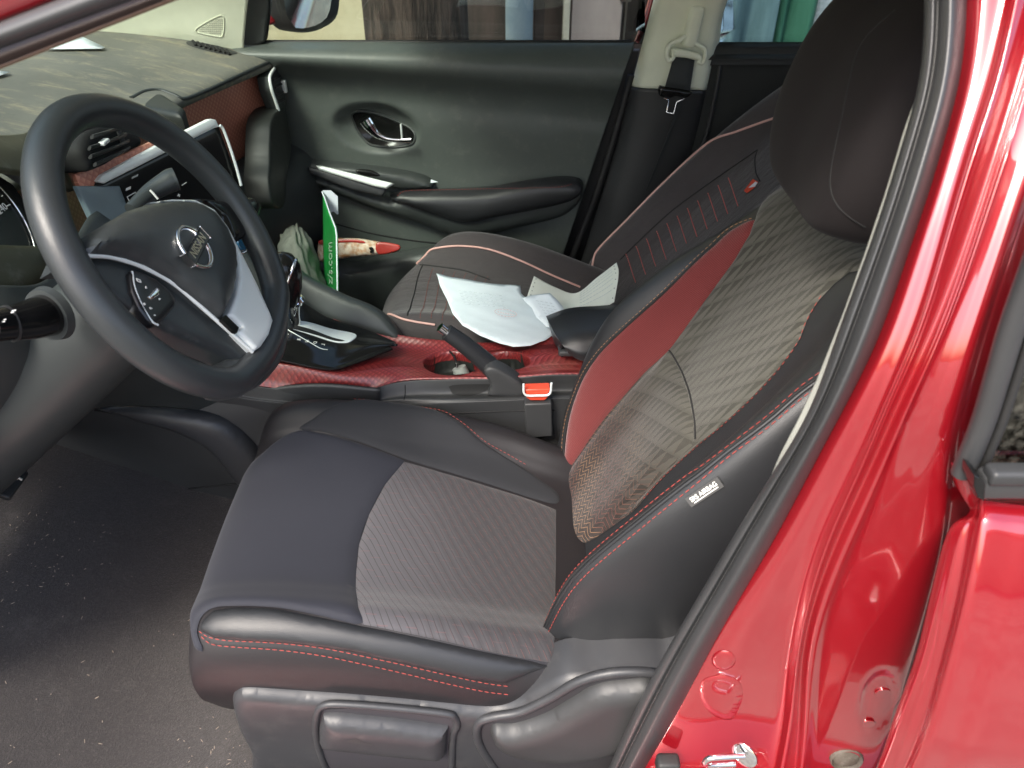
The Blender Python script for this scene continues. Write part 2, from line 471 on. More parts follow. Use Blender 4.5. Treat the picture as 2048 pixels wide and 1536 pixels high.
def mat_paint():
    m, b = new('red_car_paint'); f = noi(2600, 1)
    dust = step01(noi(70, 8, .8), .52, .8) * .1 * step01(noi(6, 3), .45, .6)
    c = mix(dust, mix(f * .5, (.29, .005, .012), (.38, .011, .020)), (.4, .22, .18))
    setb(b, c, .3, metal=.35, coat=1, spec=.5); b.inputs['Coat Roughness'].default_value = .03
    b.inputs['Coat IOR'].default_value = 1.95; return m
M['paint'] = mat_paint()
def mat_scale(name, col, col2):
    """red film with a woven, scale-like relief"""
    m, b = new(name); x, y = uvxy(); k = 1 / .0085
    p = (x + y) * k * .71; q = (x - y) * k * .71
    e = (p.fr() * q.fr()); h = e
    big = noi(10, 4, .65)
    c = mix(step01(e, .05, .6), col, col2); c = mix(step01(big, .5, .8) * .45, c, (.3, .12, .09))
    setb(b, c, .38, height=h, hs=.9, hd=.0016, spec=.6, coat=.3); b.inputs['Coat Roughness'].default_value = .25; return m
M['scale'] = mat_scale('red_scale_trim', (.15, .013, .015), (.27, .033, .031))
M['dash_red'] = mat_scale('dash_red_trim', (.42, .15, .10), (.56, .25, .17))
def mat_insert():
    m, b = new('red_mesh_fabric'); x, y = uvxy(); k = 2 * math.pi / .0032
    h = (x * k).sin() * (y * k * 1.2 + (x * k).fl()).sin()
    g = noi(900, 2)
    c = mix(step01(h, -.3, .7), (.095, .014, .014), (.20, .034, .032)); c = mix(g * .4, c, (.19, .04, .04))
    setb(b, c, .8, sheen=.35, height=h, hs=.5, hd=.0008, spec=.3); return m
M['insert'] = mat_insert()
def mat_backfab(name, slope, lumbar=False):
    m, b = new(name); x, y = uvxy()
    wob = noi(18, 2) * .0012
    q = (y - slope * x + wob) / .036; bf = q.fr(); bi = q.fl()
    l = (x / .0135 + bi * .37).fr()
    spike = l.lt(bf * .85 - .05)
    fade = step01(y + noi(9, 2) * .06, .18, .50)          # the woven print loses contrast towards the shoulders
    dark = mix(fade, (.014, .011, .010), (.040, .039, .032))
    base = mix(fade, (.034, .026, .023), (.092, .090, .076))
    soft = step01(noi(11, 2), .35, .65)
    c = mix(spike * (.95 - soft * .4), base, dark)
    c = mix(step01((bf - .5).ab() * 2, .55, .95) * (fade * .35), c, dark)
    zz = (y - slope * .6 * x + (x / .021).tri() * .014) / .0115
    thin = (zz.fr() - .5).ab().gt(.425)
    warm = step01(noi(8, 2), .42, .6); lowm = 1 - step01(y + noi(6, 2) * .1, .16, .42)
    c = mix(thin * (lowm * .9), c, mix(warm, (.15, .05, .04), (.33, .19, .10)))
    hair = l.gt(.93) * ((y / .005).fr().lt(.6))
    c = mix(hair * .5, c, mix(fade, (.16, .085, .065), (.05, .048, .04)))
    wv = (x * 2600).sin() * (y * 2600).sin(); c = mix(noi(1500, 2) * .25, c, dark)
    setb(b, c, .88, sheen=.3, height=wv + spike * .8 + noi(25, 3) * 4, hs=.35, hd=.0007, spec=.2); return m
M['backfab'] = mat_backfab('patterned_seat_fabric', 1.32)
M['lumbar'] = mat_backfab('patterned_lumbar_fabric', .55)
def mat_cushfab():
    m, b = new('patterned_cushion_fabric'); x, y = uvxy()
    s = (y + .58 * x + noi(13, 2) * .008) / .0105 + (y * 70).sin() * .12
    l = s.fr(); thin = l.lt(.13)
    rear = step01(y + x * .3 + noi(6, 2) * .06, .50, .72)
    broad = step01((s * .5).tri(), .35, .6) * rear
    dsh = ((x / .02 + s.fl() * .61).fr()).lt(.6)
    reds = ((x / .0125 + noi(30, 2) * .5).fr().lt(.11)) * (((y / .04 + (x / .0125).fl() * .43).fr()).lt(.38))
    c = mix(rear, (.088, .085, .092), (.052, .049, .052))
    c = mix(thin * .8, c, (.036, .034, .037)); c = mix(broad * .55, c, (.036, .034, .036))
    c = mix(l.gt(.92) * dsh * rear * .6, c, (.16, .06, .05)); c = mix(reds * (.32 - rear * .2), c, (.17, .075, .075))
    c = mix(noi(1500, 2) * .3, c, (.05, .048, .05)); wv = (x * 2600).sin() * (y * 2600).sin()
    setb(b, c, .88, sheen=.35, height=wv + noi(25, 3) * 3, hs=.3, hd=.0006, spec=.2); return m
M['cushfab'] = mat_cushfab()
def mat_cover():
    m, b = new('seat_cover_cloth'); x, y = uvxy()
    wv = (x * 2000).sin() * (y * 2000).sin(); wr = noi(16, 4, .6, stretch=(1, 2.2, 1))
    c = mix(noi(9, 4, .6), (.046, .040, .041), (.07, .06, .061)); c = mix(wv.gt(.4) * .3, c, (.08, .07, .07))
    setb(b, c, .85, sheen=.3, height=wr * 7 + wv * .3, hs=.35, hd=.003, spec=.25); return m
M['cover'] = mat_cover()
def mat_dashtop():
    m, b = new('dusty_dash_plastic')
    st = step01(noi(9, 8, .75, stretch=(1.0, 3.2, 1, (0, 0, .5)), dist=.6), .48, .72)
    fine = step01(noi(60, 6, .8), .45, .75)
    c = mix(step01(noi(4, 3), .3, .7), (.115, .115, .100), (.165, .162, .140)); c = mix(st * .8, c, (.32, .28, .19)); c = mix(fine * .25, c, (.05, .06, .05))
    setb(b, c, .6, height=noi(900, 2), hs=.25, hd=.0007, spec=.5); return m
M['dashtop'] = mat_dashtop()
def mat_carpet():
    m, b = new('floor_carpet'); f = noi(260, 5, .85); big = noi(5, 4, .6); sp = noi(150, 2, .5)
    c = mix(big, (.032, .027, .026), (.055, .05, .048)); c = mix(step01(f, .48, .7) * .6, c, (.11, .095, .088)); c = mix(step01(noi(34, 5, .8), .5, .75) * .35, c, (.09, .08, .074))
    c = mix(step01(noi(12, 6, .75), .55, .75) * .35, c, (.12, .11, .1))
    setb(b, c, .95, sheen=.3, height=f, hs=.9, hd=.004, spec=.1); return m
M['carpet'] = mat_carpet()
def mat_glass(name, tint=(.92, .96, .94), dirt=.0):
    m = bpy.data.materials.new(name); m.use_nodes = True; X.nt = m.node_tree; nt = m.node_tree; nt.nodes.clear()
    out = nt.nodes.new('ShaderNodeOutputMaterial'); tr = nt.nodes.new('ShaderNodeBsdfTransparent'); tr.inputs[0].default_value = (*tint, 1)
    gl = nt.nodes.new('ShaderNodeBsdfGlossy'); gl.inputs['Roughness'].default_value = .02
    fr = nt.nodes.new('ShaderNodeFresnel'); fr.inputs[0].default_value = 1.45
    mx = nt.nodes.new('ShaderNodeMixShader'); nt.links.new(fr.outputs[0], mx.inputs[0]); nt.links.new(tr.outputs[0], mx.inputs[1]); nt.links.new(gl.outputs[0], mx.inputs[2])
    last = mx
    if dirt:
        df = nt.nodes.new('ShaderNodeBsdfDiffuse'); df.inputs[0].default_value = (.25, .24, .2, 1)
        m2 = nt.nodes.new('ShaderNodeMixShader'); d = step01(noi(40, 8, .8), .4, .8) * dirt
        nt.links.new(d.k, m2.inputs[0]); nt.links.new(mx.outputs[0], m2.inputs[1]); nt.links.new(df.outputs[0], m2.inputs[2]); last = m2
    nt.links.new(last.outputs[0], out.inputs[0]); return m
M['glass'] = mat_glass('window_glass', (.8, .86, .83))
M['glass_dirty'] = mat_glass('dirty_glass', (.5, .5, .46), .6)
def mat_mirror():
    m, b = new('mirror_glass'); setb(b, (.8, .85, .82), .03, metal=1); return m
M['mirror'] = mat_mirror()
def mat_simple(name, c1, c2, scale=8, rough=.8, stretch=None, hs=.3, hd=.01, detail=6, lo=.35, hi=.65):
    m, b = new(name); n = noi(scale, detail, .65, stretch=stretch); setb(b, mix(step01(n, lo, hi), c1, c2), rough, height=n, hs=hs, hd=hd, spec=.3); return m
M['wall'] = mat_simple('yellow_plaster', (.42, .37, .23), (.55, .5, .34), 2.2)
M['bark'] = mat_simple('tree_bark', (.02, .015, .013), (.075, .055, .045), 26, .9, (1, 1, .16), .9, .03)
M['leaf'] = mat_simple('leaf_green', (.03, .07, .02), (.07, .12, .035), 20)
M['post_blue'] = mat_simple('pale_blue_paint', (.2, .26, .31), (.26, .32, .36), 6)
M['post_white'] = mat_simple('weathered_door_paint', (.24, .2, .2), (.32, .27, .27), 5, stretch=(1, 1, .3))
M['post_dark'] = mat_simple('dark_wood', (.03, .025, .022), (.07, .05, .045), 9, stretch=(1, 1, .2))
M['cloth_blue'] = mat_simple('blue_green_cloth', (.04, .08, .10), (.08, .14, .17), 5, stretch=(3, 1, .4))
M['cloth_green'] = mat_simple('green_cloth', (.015, .075, .05), (.03, .11, .08), 6, stretch=(3, 1, .4))
M['ground'] = mat_simple('concrete_ground', (.13, .125, .115), (.2, .19, .17), 3, .9, None, .2, .01)
M['house'] = mat_simple('beige_render', (.55, .43, .3), (.66, .55, .4), 1.2)
M['rooftile'] = mat_simple('roof_tiles', (.3, .1, .07), (.42, .17, .12), 6)
M['paper'] = mat_simple('white_paper', (.68, .75, .78), (.74, .81, .84), 6, .7, hs=.1)
M['paper2'] = mat_simple('cream_paper', (.68, .70, .62), (.74, .76, .68), 8, .7, hs=.1)
M['ink_grey'] = mat_plastic('grey_ink', (.42, .48, .5), .8)
M['ink_pink'] = mat_plastic('pink_ink', (.62, .4, .4), .8)
M['green_card'] = mat_simple('green_card', (.01, .16, .03), (.015, .26, .05), 5, .35, hs=0)
M['white_card'] = mat_simple('white_card', (.62, .65, .72), (.68, .7, .76), 6, .5, hs=0)
M['snack'] = mat_simple('snack_print', (.5, .25, .12), (.7, .62, .5), 60, .3, hs=.4, hd=.004)
M['snack_red'] = mat_plastic('snack_red_foil', (.42, .035, .025), .25, 60, .6)
M['card_ink'] = mat_plastic('pale_green_ink', (.38, .55, .40), .6)
M['strip'] = mat_plastic('pale_strip', (.42, .43, .38), .6)
M['quilt'] = mat_plastic('quilt_red_thread', (.58, .14, .12), .7)
M['rag'] = mat_simple('grey_cloth', (.13, .14, .12), (.19, .2, .17), 14, .9, hs=.6, hd=.01)
M['blue_knob'] = mat_plastic('blue_button', (.01, .06, .12), .2, coat=.5)
M['end_dark'] = mat_plastic('dash_end_plastic', (.016, .018, .016), .5)
M['knee'] = mat_plastic('lower_dash_plastic', (.032, .037, .037), .5, 900, .2)
M['olive'] = mat_plastic('olive_band', (.075, .075, .045), .55, 400, .2, dust=.3)
M['amber'] = mat_plastic('tan_trim', (.3, .2, .14), .5)

# ---------------------------------------------------------------- ground and far things seen through the windows
g = box('ground', (0, 10, -.05), (120, 120, .1), M['ground'], None, 0); tag(g, kind='structure')

t = tag(empty('garden_wall', (-1.5, 2.9, 0)), 'pale yellow plastered wall beyond the passenger window', 'wall')
box('wall_face', (-2.6, 3.0, 1.3), (5.0, .2, 2.6), M['wall'], t, .01)
box('coping', (-2.6, 3.0, 2.64), (5.06, .3, .08), M['wall'], t, .01)

t = tag(empty('tree', (-.22, 1.75, 0)), 'thick tree trunk with rough dark bark standing beyond the passenger window', 'tree')
random.seed(3)
pa = [(-.36, 1.78, -.05), (-.35, 1.78, .5), (-.345, 1.78, 1.2), (-.32, 1.8, 2.2), (-.25, 1.85, 3.2)]
q = crom(pa, 50); bm = bmesh.new(); n = 44; rings = []
for i, p in enumerate(q):
    r = .2 - .03 * i / 50 + .12 * max(0, 1 - i / 9) ** 2
    rings.append([bm.verts.new((p[0] + math.cos(a) * rr, p[1] + math.sin(a) * rr, p[2])) for a, rr in
                  [(k * 2 * math.pi / n, r * (1 + .05 * noise.noise(V((math.cos(k * 2 * math.pi / n) * 7, math.sin(k * 2 * math.pi / n) * 7, p[2] * .8))))) for k in range(n)]])
for a, b in zip(rings, rings[1:]):
    for k in range(n): bm.faces.new((a[k], a[(k + 1) % n], b[(k + 1) % n], b[k]))
frombm('trunk', bm, M['bark'], t)
bm = bmesh.new()
for k in range(7):
    a = k * 2.4; e = V((-.25 + math.cos(a) * 1.3, 1.85 + math.sin(a) * 1.0, 4.3 + random.random()))
    tube_bm(bm, crom([(-.27, 1.84, 2.9), (-.25 + math.cos(a) * .4, 1.85 + math.sin(a) * .4, 3.5), e], 10), list(np.linspace(.07, .02, 10)), 7)
frombm('limbs', bm, M['bark'], t)
bm = bmesh.new()
for k in range(2600):
    a = random.random() * 6.283; rr = random.random() ** .5 * 1.7; z = 4.5 + random.gauss(0, .55)
    c = V((-.25 + math.cos(a) * rr, 1.9 + math.sin(a) * rr * .8, z)); s = .06 + random.random() * .05
    d = V((random.gauss(0, 1), random.gauss(0, 1), random.gauss(0, .5))).normalized(); e = d.orthogonal().normalized()
    bm.faces.new([bm.verts.new(c - d * s), bm.verts.new(c + e * s * .45), bm.verts.new(c + d * s), bm.verts.new(c - e * s * .45)])
frombm('crown', bm, M['leaf'], t, False)

def sx(u, y, v=40): return P(u, v, y=y).x
def post(name, u0, u1, y, mat, label, cat, d=.05, h=2.3, rnd=False):
    x0, x1 = sx(u0, y), sx(u1, y)
    if rnd:
        o = lathe(name, ((x0 + x1) / 2, y, 0), (0, 0, 1), [(0, 0), ((x1 - x0) / 2, 0), ((x1 - x0) / 2, h), (0, h)], mat)
    else: o = box(name, ((x0 + x1) / 2, y, h / 2), (x1 - x0, d, h), mat, None, .006)
    return tag(o, label, cat)
post('shed_wall', 925, 1420, 2.75, M['post_dark'], 'dark timber boards of the shed beyond the passenger window', 'shed wall', .08)
post('drain_pipe', 1011, 1066, 2.45, M['post_blue'], 'pale blue round post against the dark shed boards', 'post', rnd=True)
post('timber_post', 1068, 1088, 2.5, M['post_dark'], 'narrow dark timber post just right of the pale blue post', 'post')
dr = tag(empty('shed_door', (.5, 2.5, 0)), 'weathered pinkish grey door with rust streaks beyond the passenger window', 'door')
x0, x1 = sx(1143, 2.5), sx(1243, 2.5)
box('door_leaf', ((x0 + x1) / 2, 2.52, 1.05), (x1 - x0, .04, 2.1), M['post_white'], dr, .005)
xf = sx(1132, 2.5); box('door_frame', (xf, 2.5, 1.05), (.03, .06, 2.1), mat_plastic('pale_frame', (.5, .47, .4), .6, dust=.4), dr, .004)
box('hinge', (x1 + .01, 2.49, .72), (.05, .012, .012), M['steel'], dr, .001)
box('bolt_rod', (x1 + .015, 2.485, .9), (.008, .008, 1.0), M['steel'], dr, .001)
# cloths hanging on the line behind the rear window
def hang(name, u0, u1, y, mat, label, ph):
    x0, x1 = sx(u0, y), sx(u1, y)
    rows = []
    for z in (1.9, 1.3, .8, .35):
        rows.append([(x0 + (x1 - x0) * k / 6 + .01 * math.sin(z * 3 + k), y + .035 * math.sin(k * 1.9 + ph + z * .5) * (1.1 - z / 3), z) for k in range(7)])
    o = Surf(rows, 30, 40).mesh(name, mat, None, .003); return tag(o, label, 'cloth')
hang('hanging_cloth', 1425, 1545, 1.95, M['cloth_blue'], 'blue grey cloth sheet hanging outside the rear window', 0)
hang('hanging_cloth', 1540, 1625, 2.0, M['cloth_green'], 'deep green cloth sheet hanging next to the blue grey one', 1.4)
hang('hanging_cloth', 1600, 1760, 2.1, mat_simple('lined_cloth', (.3, .34, .36), (.45, .47, .5), 30, stretch=(.2, 1, 3)), 'pale striped cloth sheet partly behind the driver headrest', 2.2)
for o in list(COL.objects):
    if o.get('category') == 'cloth': o['group'] = 'cloths hanging outside the rear window'
# the beige house across the yard that mirrors in the paint
hs = tag(empty('house', (3, -9, 0)), 'beige rendered house across the yard mirrored in the red paint', 'house')
box('wall', (4.5, -9.5, 1.25), (8, 3, 2.5), M['house'], hs, .02)
plate('roof', [(.3, -7.8, 2.45), (.3, -11.2, 2.45), (.3, -9.5, 3.3)], (8.4, 0, 0), M['rooftile'], hs)

# ---------------------------------------------------------------- the car
car = tag(empty('car', (.3, 0, 0)), 'red car seen through its open driver doorway with black and red cabin', 'car')

# floor
rows = []
random.seed(5)
for x in np.linspace(-1.2, 1.5, 14):
    rows.append([(x, y, .27 + (max(0, -.62 - x) * .55) + .006 * noise.noise(V((x * 7, y * 9, 0)))) for y in np.linspace(-.735, .74, 12)])
FLS = Surf(rows, 90, 90).face(); fl = FLS.mesh('floor_carpet', M['carpet'], car, .03)
# crumbs and straws on the carpet
bm = bmesh.new(); random.seed(11)
for k in range(110):
    u = random.uniform(0, 500); v = random.uniform(1010, 1535)
    if random.random() < .45: u, v = random.gauss(90, 60), random.gauss(1110, 70)
    elif random.random() < .3: u, v = random.gauss(450, 40), random.gauss(1490, 30)
    p = V(FLS.ev(*FLS.inv(u, v))) + V((0, 0, .0012))
    if p.y > -.15 or p.y < -.74: continue
    l = random.choice([.0008, .0011, .0014, .002, .003]); a = random.random() * 6.28
    d = V((math.cos(a), math.sin(a), .15)) * l; tube_bm(bm, [p - d, p, p + d], [.0003, random.uniform(.0004, .0008), .0003], 5)
for (u, v, u2, v2) in [(281, 1065, 276, 1087), (297, 1158, 314, 1148), (51, 1142, 60, 1136), (60, 1136, 54, 1146), (154, 1063, 165, 1064)]:
    tube_bm(bm, [P(u, v, z=.282), P((u + u2) / 2, (v + v2) / 2, z=.283), P(u2, v2, z=.282)], .0011, 5)
cr = frombm('crumbs', bm, mat_plastic('straw_bits', (.34, .28, .21), .8), None); tag(cr, 'straw bits and crumbs scattered over the driver floor carpet', 'crumbs', kind='stuff')

# ---- dashboard -------------------------------------------------
# children of a nested empty: vertices are in world space, so cancel both parents
def adopt(o, parent):
    bpy.context.view_layer.update()
    o.parent = parent; 
    tot = V((0, 0, 0)); p = parent
    while p is not None: tot += p.location; p = p.parent
    o.location = -tot
    return o
def sub(parent_obj, *objs):
    for o in objs: adopt(o, parent_obj)
    return objs[0]
def dashx(y): return float(np.interp(y, [-.72, 0, .38, .52, .66, .7], [-.77, -.745, -.68, -.63, -.575, -.57]))
def dashz(y): return float(np.interp(y, [-.72, -.1, .1, .4, .66, .7], [.99, .985, .965, .95, .948, .945]))
ys = [-.70, -.5, -.3, -.1, .05, .2, .35, .5, .6, .67, .705]
top = []
for k, (dx, dz) in enumerate([(-.64, .085), (-.5, .078), (-.34, .064), (-.18, .040), (-.07, .014), (-.015, .002), (.006, -.010), (.0, -.026), (-.03, -.032)]):
    top.append([(dashx(y) + dx * (1 - .18 * max(0, y)), y, dashz(y) + dz) for y in ys])
ST = Surf(top, 80, 110).face()
dash = ST.mesh('dashboard', M['dashtop'], car, .004)
face = []
for dx, z0 in [(-.035, .93), (-.03, .90), (-.03, .84), (-.035, .78), (-.045, .75), (-.075, .72)]:
    face.append([(dashx(y) + dx, y, z0 + (dashz(y) - .96)) for y in ys if y > -.25])
SF = Surf(face, 60, 110).face()
sub(dash, SF.mesh('trim_band', M['dash_red'], None, .004))
dl = Surf([[(dashx(y) + dx, y, z) for y in (-.70, -.55, -.4, -.25, -.12)] for dx, z in [(-.03, .955), (.01, .90), (.0, .82), (-.04, .72), (-.10, .6), (-.16, .5)]], 30, 30)
sub(dash, dl.mesh('driver_side_panel', M['knee'], None, .004))
low = []
for dx, z in [(-.08, .745), (-.03, .73), (.02, .69), (.045, .60), (.03, .5), (-.05, .42), (-.3, .38)]:
    low.append([(dashx(y) + dx + (.03 if y > .45 else 0), y, z) for y in [.12, .2, .35, .5, .6, .67, .705]])
SL = Surf(low, 50, 60).face()
sub(dash, SL.mesh('glove_box', M['door_dark'], None, .004))
# dark end cap beneath the far vent
sub(dash, patch('dash_end', Flat((-.555, .6, .8), (0, 1, 0), n=(1, -.25, .1)), [(575, 208), (582, 250), (586, 300), (560, 360), (540, 420), (500, 420), (494, 370), (504, 330), (514, 280), (530, 235)], M['end_dark'], None, 0, .005, .012, skirt=.06))
# passenger side air vent
pv = Flat(P(548, 180, y=.655), (0, 1, 0), n=(1, -.35, .12))
vt = patch('air_vent', pv, [(548, 128), (520, 152), (522, 180), (541, 228), (566, 222), (578, 200), (577, 160), (566, 138)], M['door_dark'], None, .006, .008, .01, skirt=.03, sm=False); sub(dash, vt)
sub(vt, tube('vent_surround', [V(pv.ev(*pv.inv(u, v))) + pv.n * .012 for u, v in [(549, 128), (534, 139), (520, 153), (521, 178), (530, 203), (539, 226)]], .0038, M['satin'], None, 8, res=30))
bm = bmesh.new()
for k in range(4):
    a = pv.ev(*pv.inv(528 + k * 3, 158 + k * 17)); b = pv.ev(*pv.inv(556 + k * 2, 150 + k * 17)); tube_bm(bm, [V(a) + pv.n * .016, V(b) + pv.n * .016], .003, 6)
sub(vt, frombm('vent_slats', bm, M['plastic'], None))
sub(vt, box('vent_tab', V(pv.ev(*pv.inv(566, 172))) + pv.n * .018, (.012, .012, .03), M['satin'], None, .003))
# raised dark hood beside the top edge of the screen
tb = patch('hood_tray', Flat(P(330, 215, z=.945), (1, 0, 0), (0, 1, 0)), [(262, 212), (300, 192), (318, 191), (372, 228), (366, 243), (345, 240), (290, 228)], M['end_dark'], None, .004, .010, .012, skirt=.03, sm=False); sub(dash, tb)
sub(dash, piping('dash_edge', ST, [(548, 119), (480, 150), (420, 178), (370, 197), (345, 188), (320, 180), (290, 182), (262, 196)], .0045, M['door_dark'], None, -.001, 60))
# defroster grille at the far corner
gv = []
bm = bmesh.new()
for k in range(8):
    u = 386 + k * 9.6; v = 86 + k * 2.6
    a = ST.inv(u, v - 2); b = ST.inv(u + 7, v + 7)
    A = V(ST.ev(*a)) + V((0, 0, .002)); B = V(ST.ev(*b)) + V((0, 0, .002)); tube_bm(bm, [A, B], .0035, 6)
sub(dash, frombm('defroster_grille', bm, M['dark'], None))
sub(dash, patch('grille_frame', ST, [(373, 84), (400, 83), (470, 103), (468, 109), (440, 108), (385, 94)], M['plastic'], None, .0006, .0006, .004, step=.012))
# papers lying on the dash
for nm, pts, lb in [('paper_sheet', [(88, 104), (160, 76), (211, 100), (204, 103)], 'white triangular paper corner lying on the dusty dashboard beside the windshield'),
                    ('paper_sheet', [(-30, 160), (-30, 146), (22, 150), (26, 152), (0, 158)], 'small white paper corner on the dashboard at the left edge of the photo')]:
    o = patch(nm, ST, pts, M['paper'], None, .006, 0, sm=False, step=.05); solid(o, .0006); tag(o, lb, 'paper')

# ---- screen ---------------------------------------------------
A0 = P(190, 367, y=-.10); A1 = P(438, 248, y=.155); A2 = P(478, 372, y=.135)
sa = (A1 - A0).normalized(); sn = sa.cross(A2 - A1).normalized()
if sn.dot(CAM - A0) < 0: sn = -sn
SC = Flat(A0, sa, n=sn)
screen = sub(car, patch('display_screen', SC, [(188, 368), (432, 245), (480, 375), (470, 400), (330, 470), (225, 440), (190, 380)], M['gloss'], None, .002, .003, .006, skirt=.02, sm=False, step=.012))
sub(screen, patch('display_side', SC.up(.004), [(152, 372), (238, 372), (262, 436), (215, 470), (190, 455)], mat_plastic('grey_blue_panel', (.13, .17, .19), .35), None, .001, .002, .005, skirt=.01, sm=False, step=.012))
sub(screen, patch('top_bezel', SC.up(.006), [(191, 362), (200, 350), (322, 285), (350, 272), (418, 238), (428, 240), (434, 254), (424, 257), (330, 304), (213, 363), (205, 367)], M['satin'], None, .004, .002, .003, skirt=.012, sm=False, step=.008))
sub(screen, patch('red_strip', SC.up(.001), [(150, 348), (290, 290), (330, 272), (352, 268), (322, 283), (200, 350), (190, 366), (186, 376), (166, 390)], M['dash_red'], None, 0, .001, .004, skirt=.01, sm=False, step=.01))
sub(screen, tube('side_bezel', [V(SC.ev(*SC.inv(u, v))) + SC.n * .012 for u, v in [(430, 252), (438, 262), (452, 300), (466, 345), (473, 372)]], .0028, M['satin'], None, 8, res=20))
bm = bmesh.new()
def dash_mark(bm, S, u, v, du, dv, r=.0006, off=.0062):
    a = S.inv(u, v); b = S.inv(u + du, v + dv); tube_bm(bm, [V(S.ev(*a)) + V(S.nrm(*a)) * off, V(S.ev(*b)) + V(S.nrm(*b)) * off], r, 4)
for k in range(5): dash_mark(bm, SC, 259 + k * 2.6, 358 - k * 1.3, 1.2, -4)
for k in range(5): dash_mark(bm, SC, 247 + k * 2, 382 - k * .9, 1, -5, .0009)
for a in [(249, 394, 17, -9), (266, 385, 10, 20), (249, 394, 12, 22)]: dash_mark(bm, SC, *a, r=.0007)
for a in [(336, 347, 4, -2), (359, 371, 9, -6), (350, 392, 5, -2), (352, 388, 2, 6), (263, 398, 5, -2), (264, 402, 5, -3)]: dash_mark(bm, SC, *a, r=.0007)
sub(screen, frombm('screen_lettering', bm, M['white_ink'], None))

# ---- centre vent and cluster ----------------------------------------
cv = Flat(P(195, 290, y=-.06), (0, 1, 0), n=(1, -.2, .15))
v2 = patch('centre_vent', cv, [(128, 300), (150, 262), (200, 246), (260, 248), (285, 262), (300, 285), (270, 305), (160, 345), (145, 338)], M['dark'], None, .004, .012, .02, skirt=.05, sm=True); sub(dash, v2)
bm = bmesh.new()
for k, (a, b) in enumerate([((150, 276), (228, 256)), ((140, 300), (240, 270)), ((140, 318), (245, 284)), ((150, 334), (246, 298))]):
    pa = V(cv.ev(*cv.inv(*a))) + cv.n * .022; pb = V(cv.ev(*cv.inv(*b))) + cv.n * .022; tube_bm(bm, [pa, (pa + pb) / 2 + cv.n * .003, pb], .0045, 8, squash=.5)
sub(v2, frombm('vent_slats', bm, M['plastic'], None))
sub(v2, tube('vent_divider', [V(cv.ev(*cv.inv(*p))) + cv.n * .02 for p in [(222, 248), (236, 290)]], .004, M['plastic'], None))
sub(v2, box('vent_tab', V(cv.ev(*cv.inv(172, 287))) + cv.n * .028, (.01, .02, .006), M['satin'], None, .002))

# instrument cluster: dial facing the driver
cc = P(8, 540, y=-.30); cl = Flat(cc, (0, 1, 0), n=(.93, -.12, .36))
clu = sub(car, patch('instrument_cluster', cl, [(-260, 300), (-60, 300), (40, 360), (90, 430), (98, 492), (60, 500), (-250, 520)], M['gloss'], None, 0, 0, step=.02, sm=False))
ctr = cl.inv(-80, 462); R0 = abs(cl.inv(66, 440)[0] - ctr[0])
sub(clu, patch('cluster_base', cl.up(.002), [(-260, 505), (-40, 490), (60, 488), (100, 486), (108, 500), (90, 560), (30, 580), (-250, 600)], M['olive'], None, 0, .006, .012, skirt=.02, step=.015))
def dialp(a, r, h=.002): return V(cl.ev(ctr[0] + math.cos(a) * r, ctr[1] + math.sin(a) * r)) + cl.n * h
sub(clu, tube('dial_ring', [dialp(a, R0 * 1.03, .003) for a in np.linspace(0, 2 * math.pi, 60, endpoint=False)], .0012, M['chrome'], None, 8, closed=True))
bm = bmesh.new()
for k in range(26):
    a = math.radians(-6 + k * 8); rr = .90 if k % 2 == 0 else .94
    tube_bm(bm, [dialp(a, R0 * rr), dialp(a, R0 * .97)], .0006 if k % 2 else .0009, 4)
sub(clu, frombm('dial_ticks', bm, M['white_ink'], None))
gx, gy = cl.a, cl.n.cross(cl.a)
if gy.z < 0: gy = -gy
for k, s in enumerate(['240', '220', '200', '180', '160', '140', '120']):
    a = math.radians(-6 + k * 16 * 1.0); 
    sub(clu, text('dial_number', s, dialp(a, R0 * .80, .002), gx, gy, R0 * .13, M['white_ink'], None))
sub(clu, tube('cluster_rim', [V(cl.ev(*cl.inv(u, v))) + cl.n * .012 for u, v in [(-60, 285), (0, 322), (60, 362), (96, 420), (108, 490), (104, 560)]], .010, M['plastic'], None, 10, res=30))

# lower dash, knee panel and column shroud
hood = Surf([[P(u, v, y=y) for u, v, y in r] for r in [
 [(-200, 255, -.40), (-60, 268, -.30), (40, 268, -.16), (80, 250, -.02)],
 [(-200, 300, -.44), (-60, 300, -.34), (60, 300, -.20), (120, 310, -.06)],
 [(-200, 330, -.46), (-50, 330, -.36), (80, 350, -.24), (150, 380, -.10)]]], 30, 30).face()
sub(dash, hood.mesh('cluster_hood', M['olive'], None, .01))
kn = Surf([[P(u, v, y=y) for u, v, y in r] for r in [
 [(-80, 560, -.42), (0, 570, -.40), (90, 560, -.32), (150, 480, -.20), (200, 420, -.12), (300, 440, -.02), (470, 470, .02)],
 [(-80, 640, -.49), (0, 650, -.47), (120, 660, -.39), (240, 640, -.26), (320, 600, -.16), (420, 600, -.08), (560, 600, -.02)],
 [(-80, 740, -.50), (0, 740, -.48), (120, 740, -.41), (260, 720, -.30), (380, 700, -.20), (470, 700, -.12), (600, 700, -.06)],
 [(-80, 860, -.48), (0, 830, -.46), (100, 800, -.39), (240, 780, -.28), (360, 770, -.20), (460, 790, -.13), (600, 800, -.10)],
 [(-80, 930, -.43), (0, 900, -.40), (60, 850, -.35), (200, 815, -.24), (340, 815, -.17), (460, 830, -.12), (600, 840, -.10)]]], 60, 60).face()
KN = kn
sub(dash, kn.mesh('knee_panel', M['knee'], None, .006))
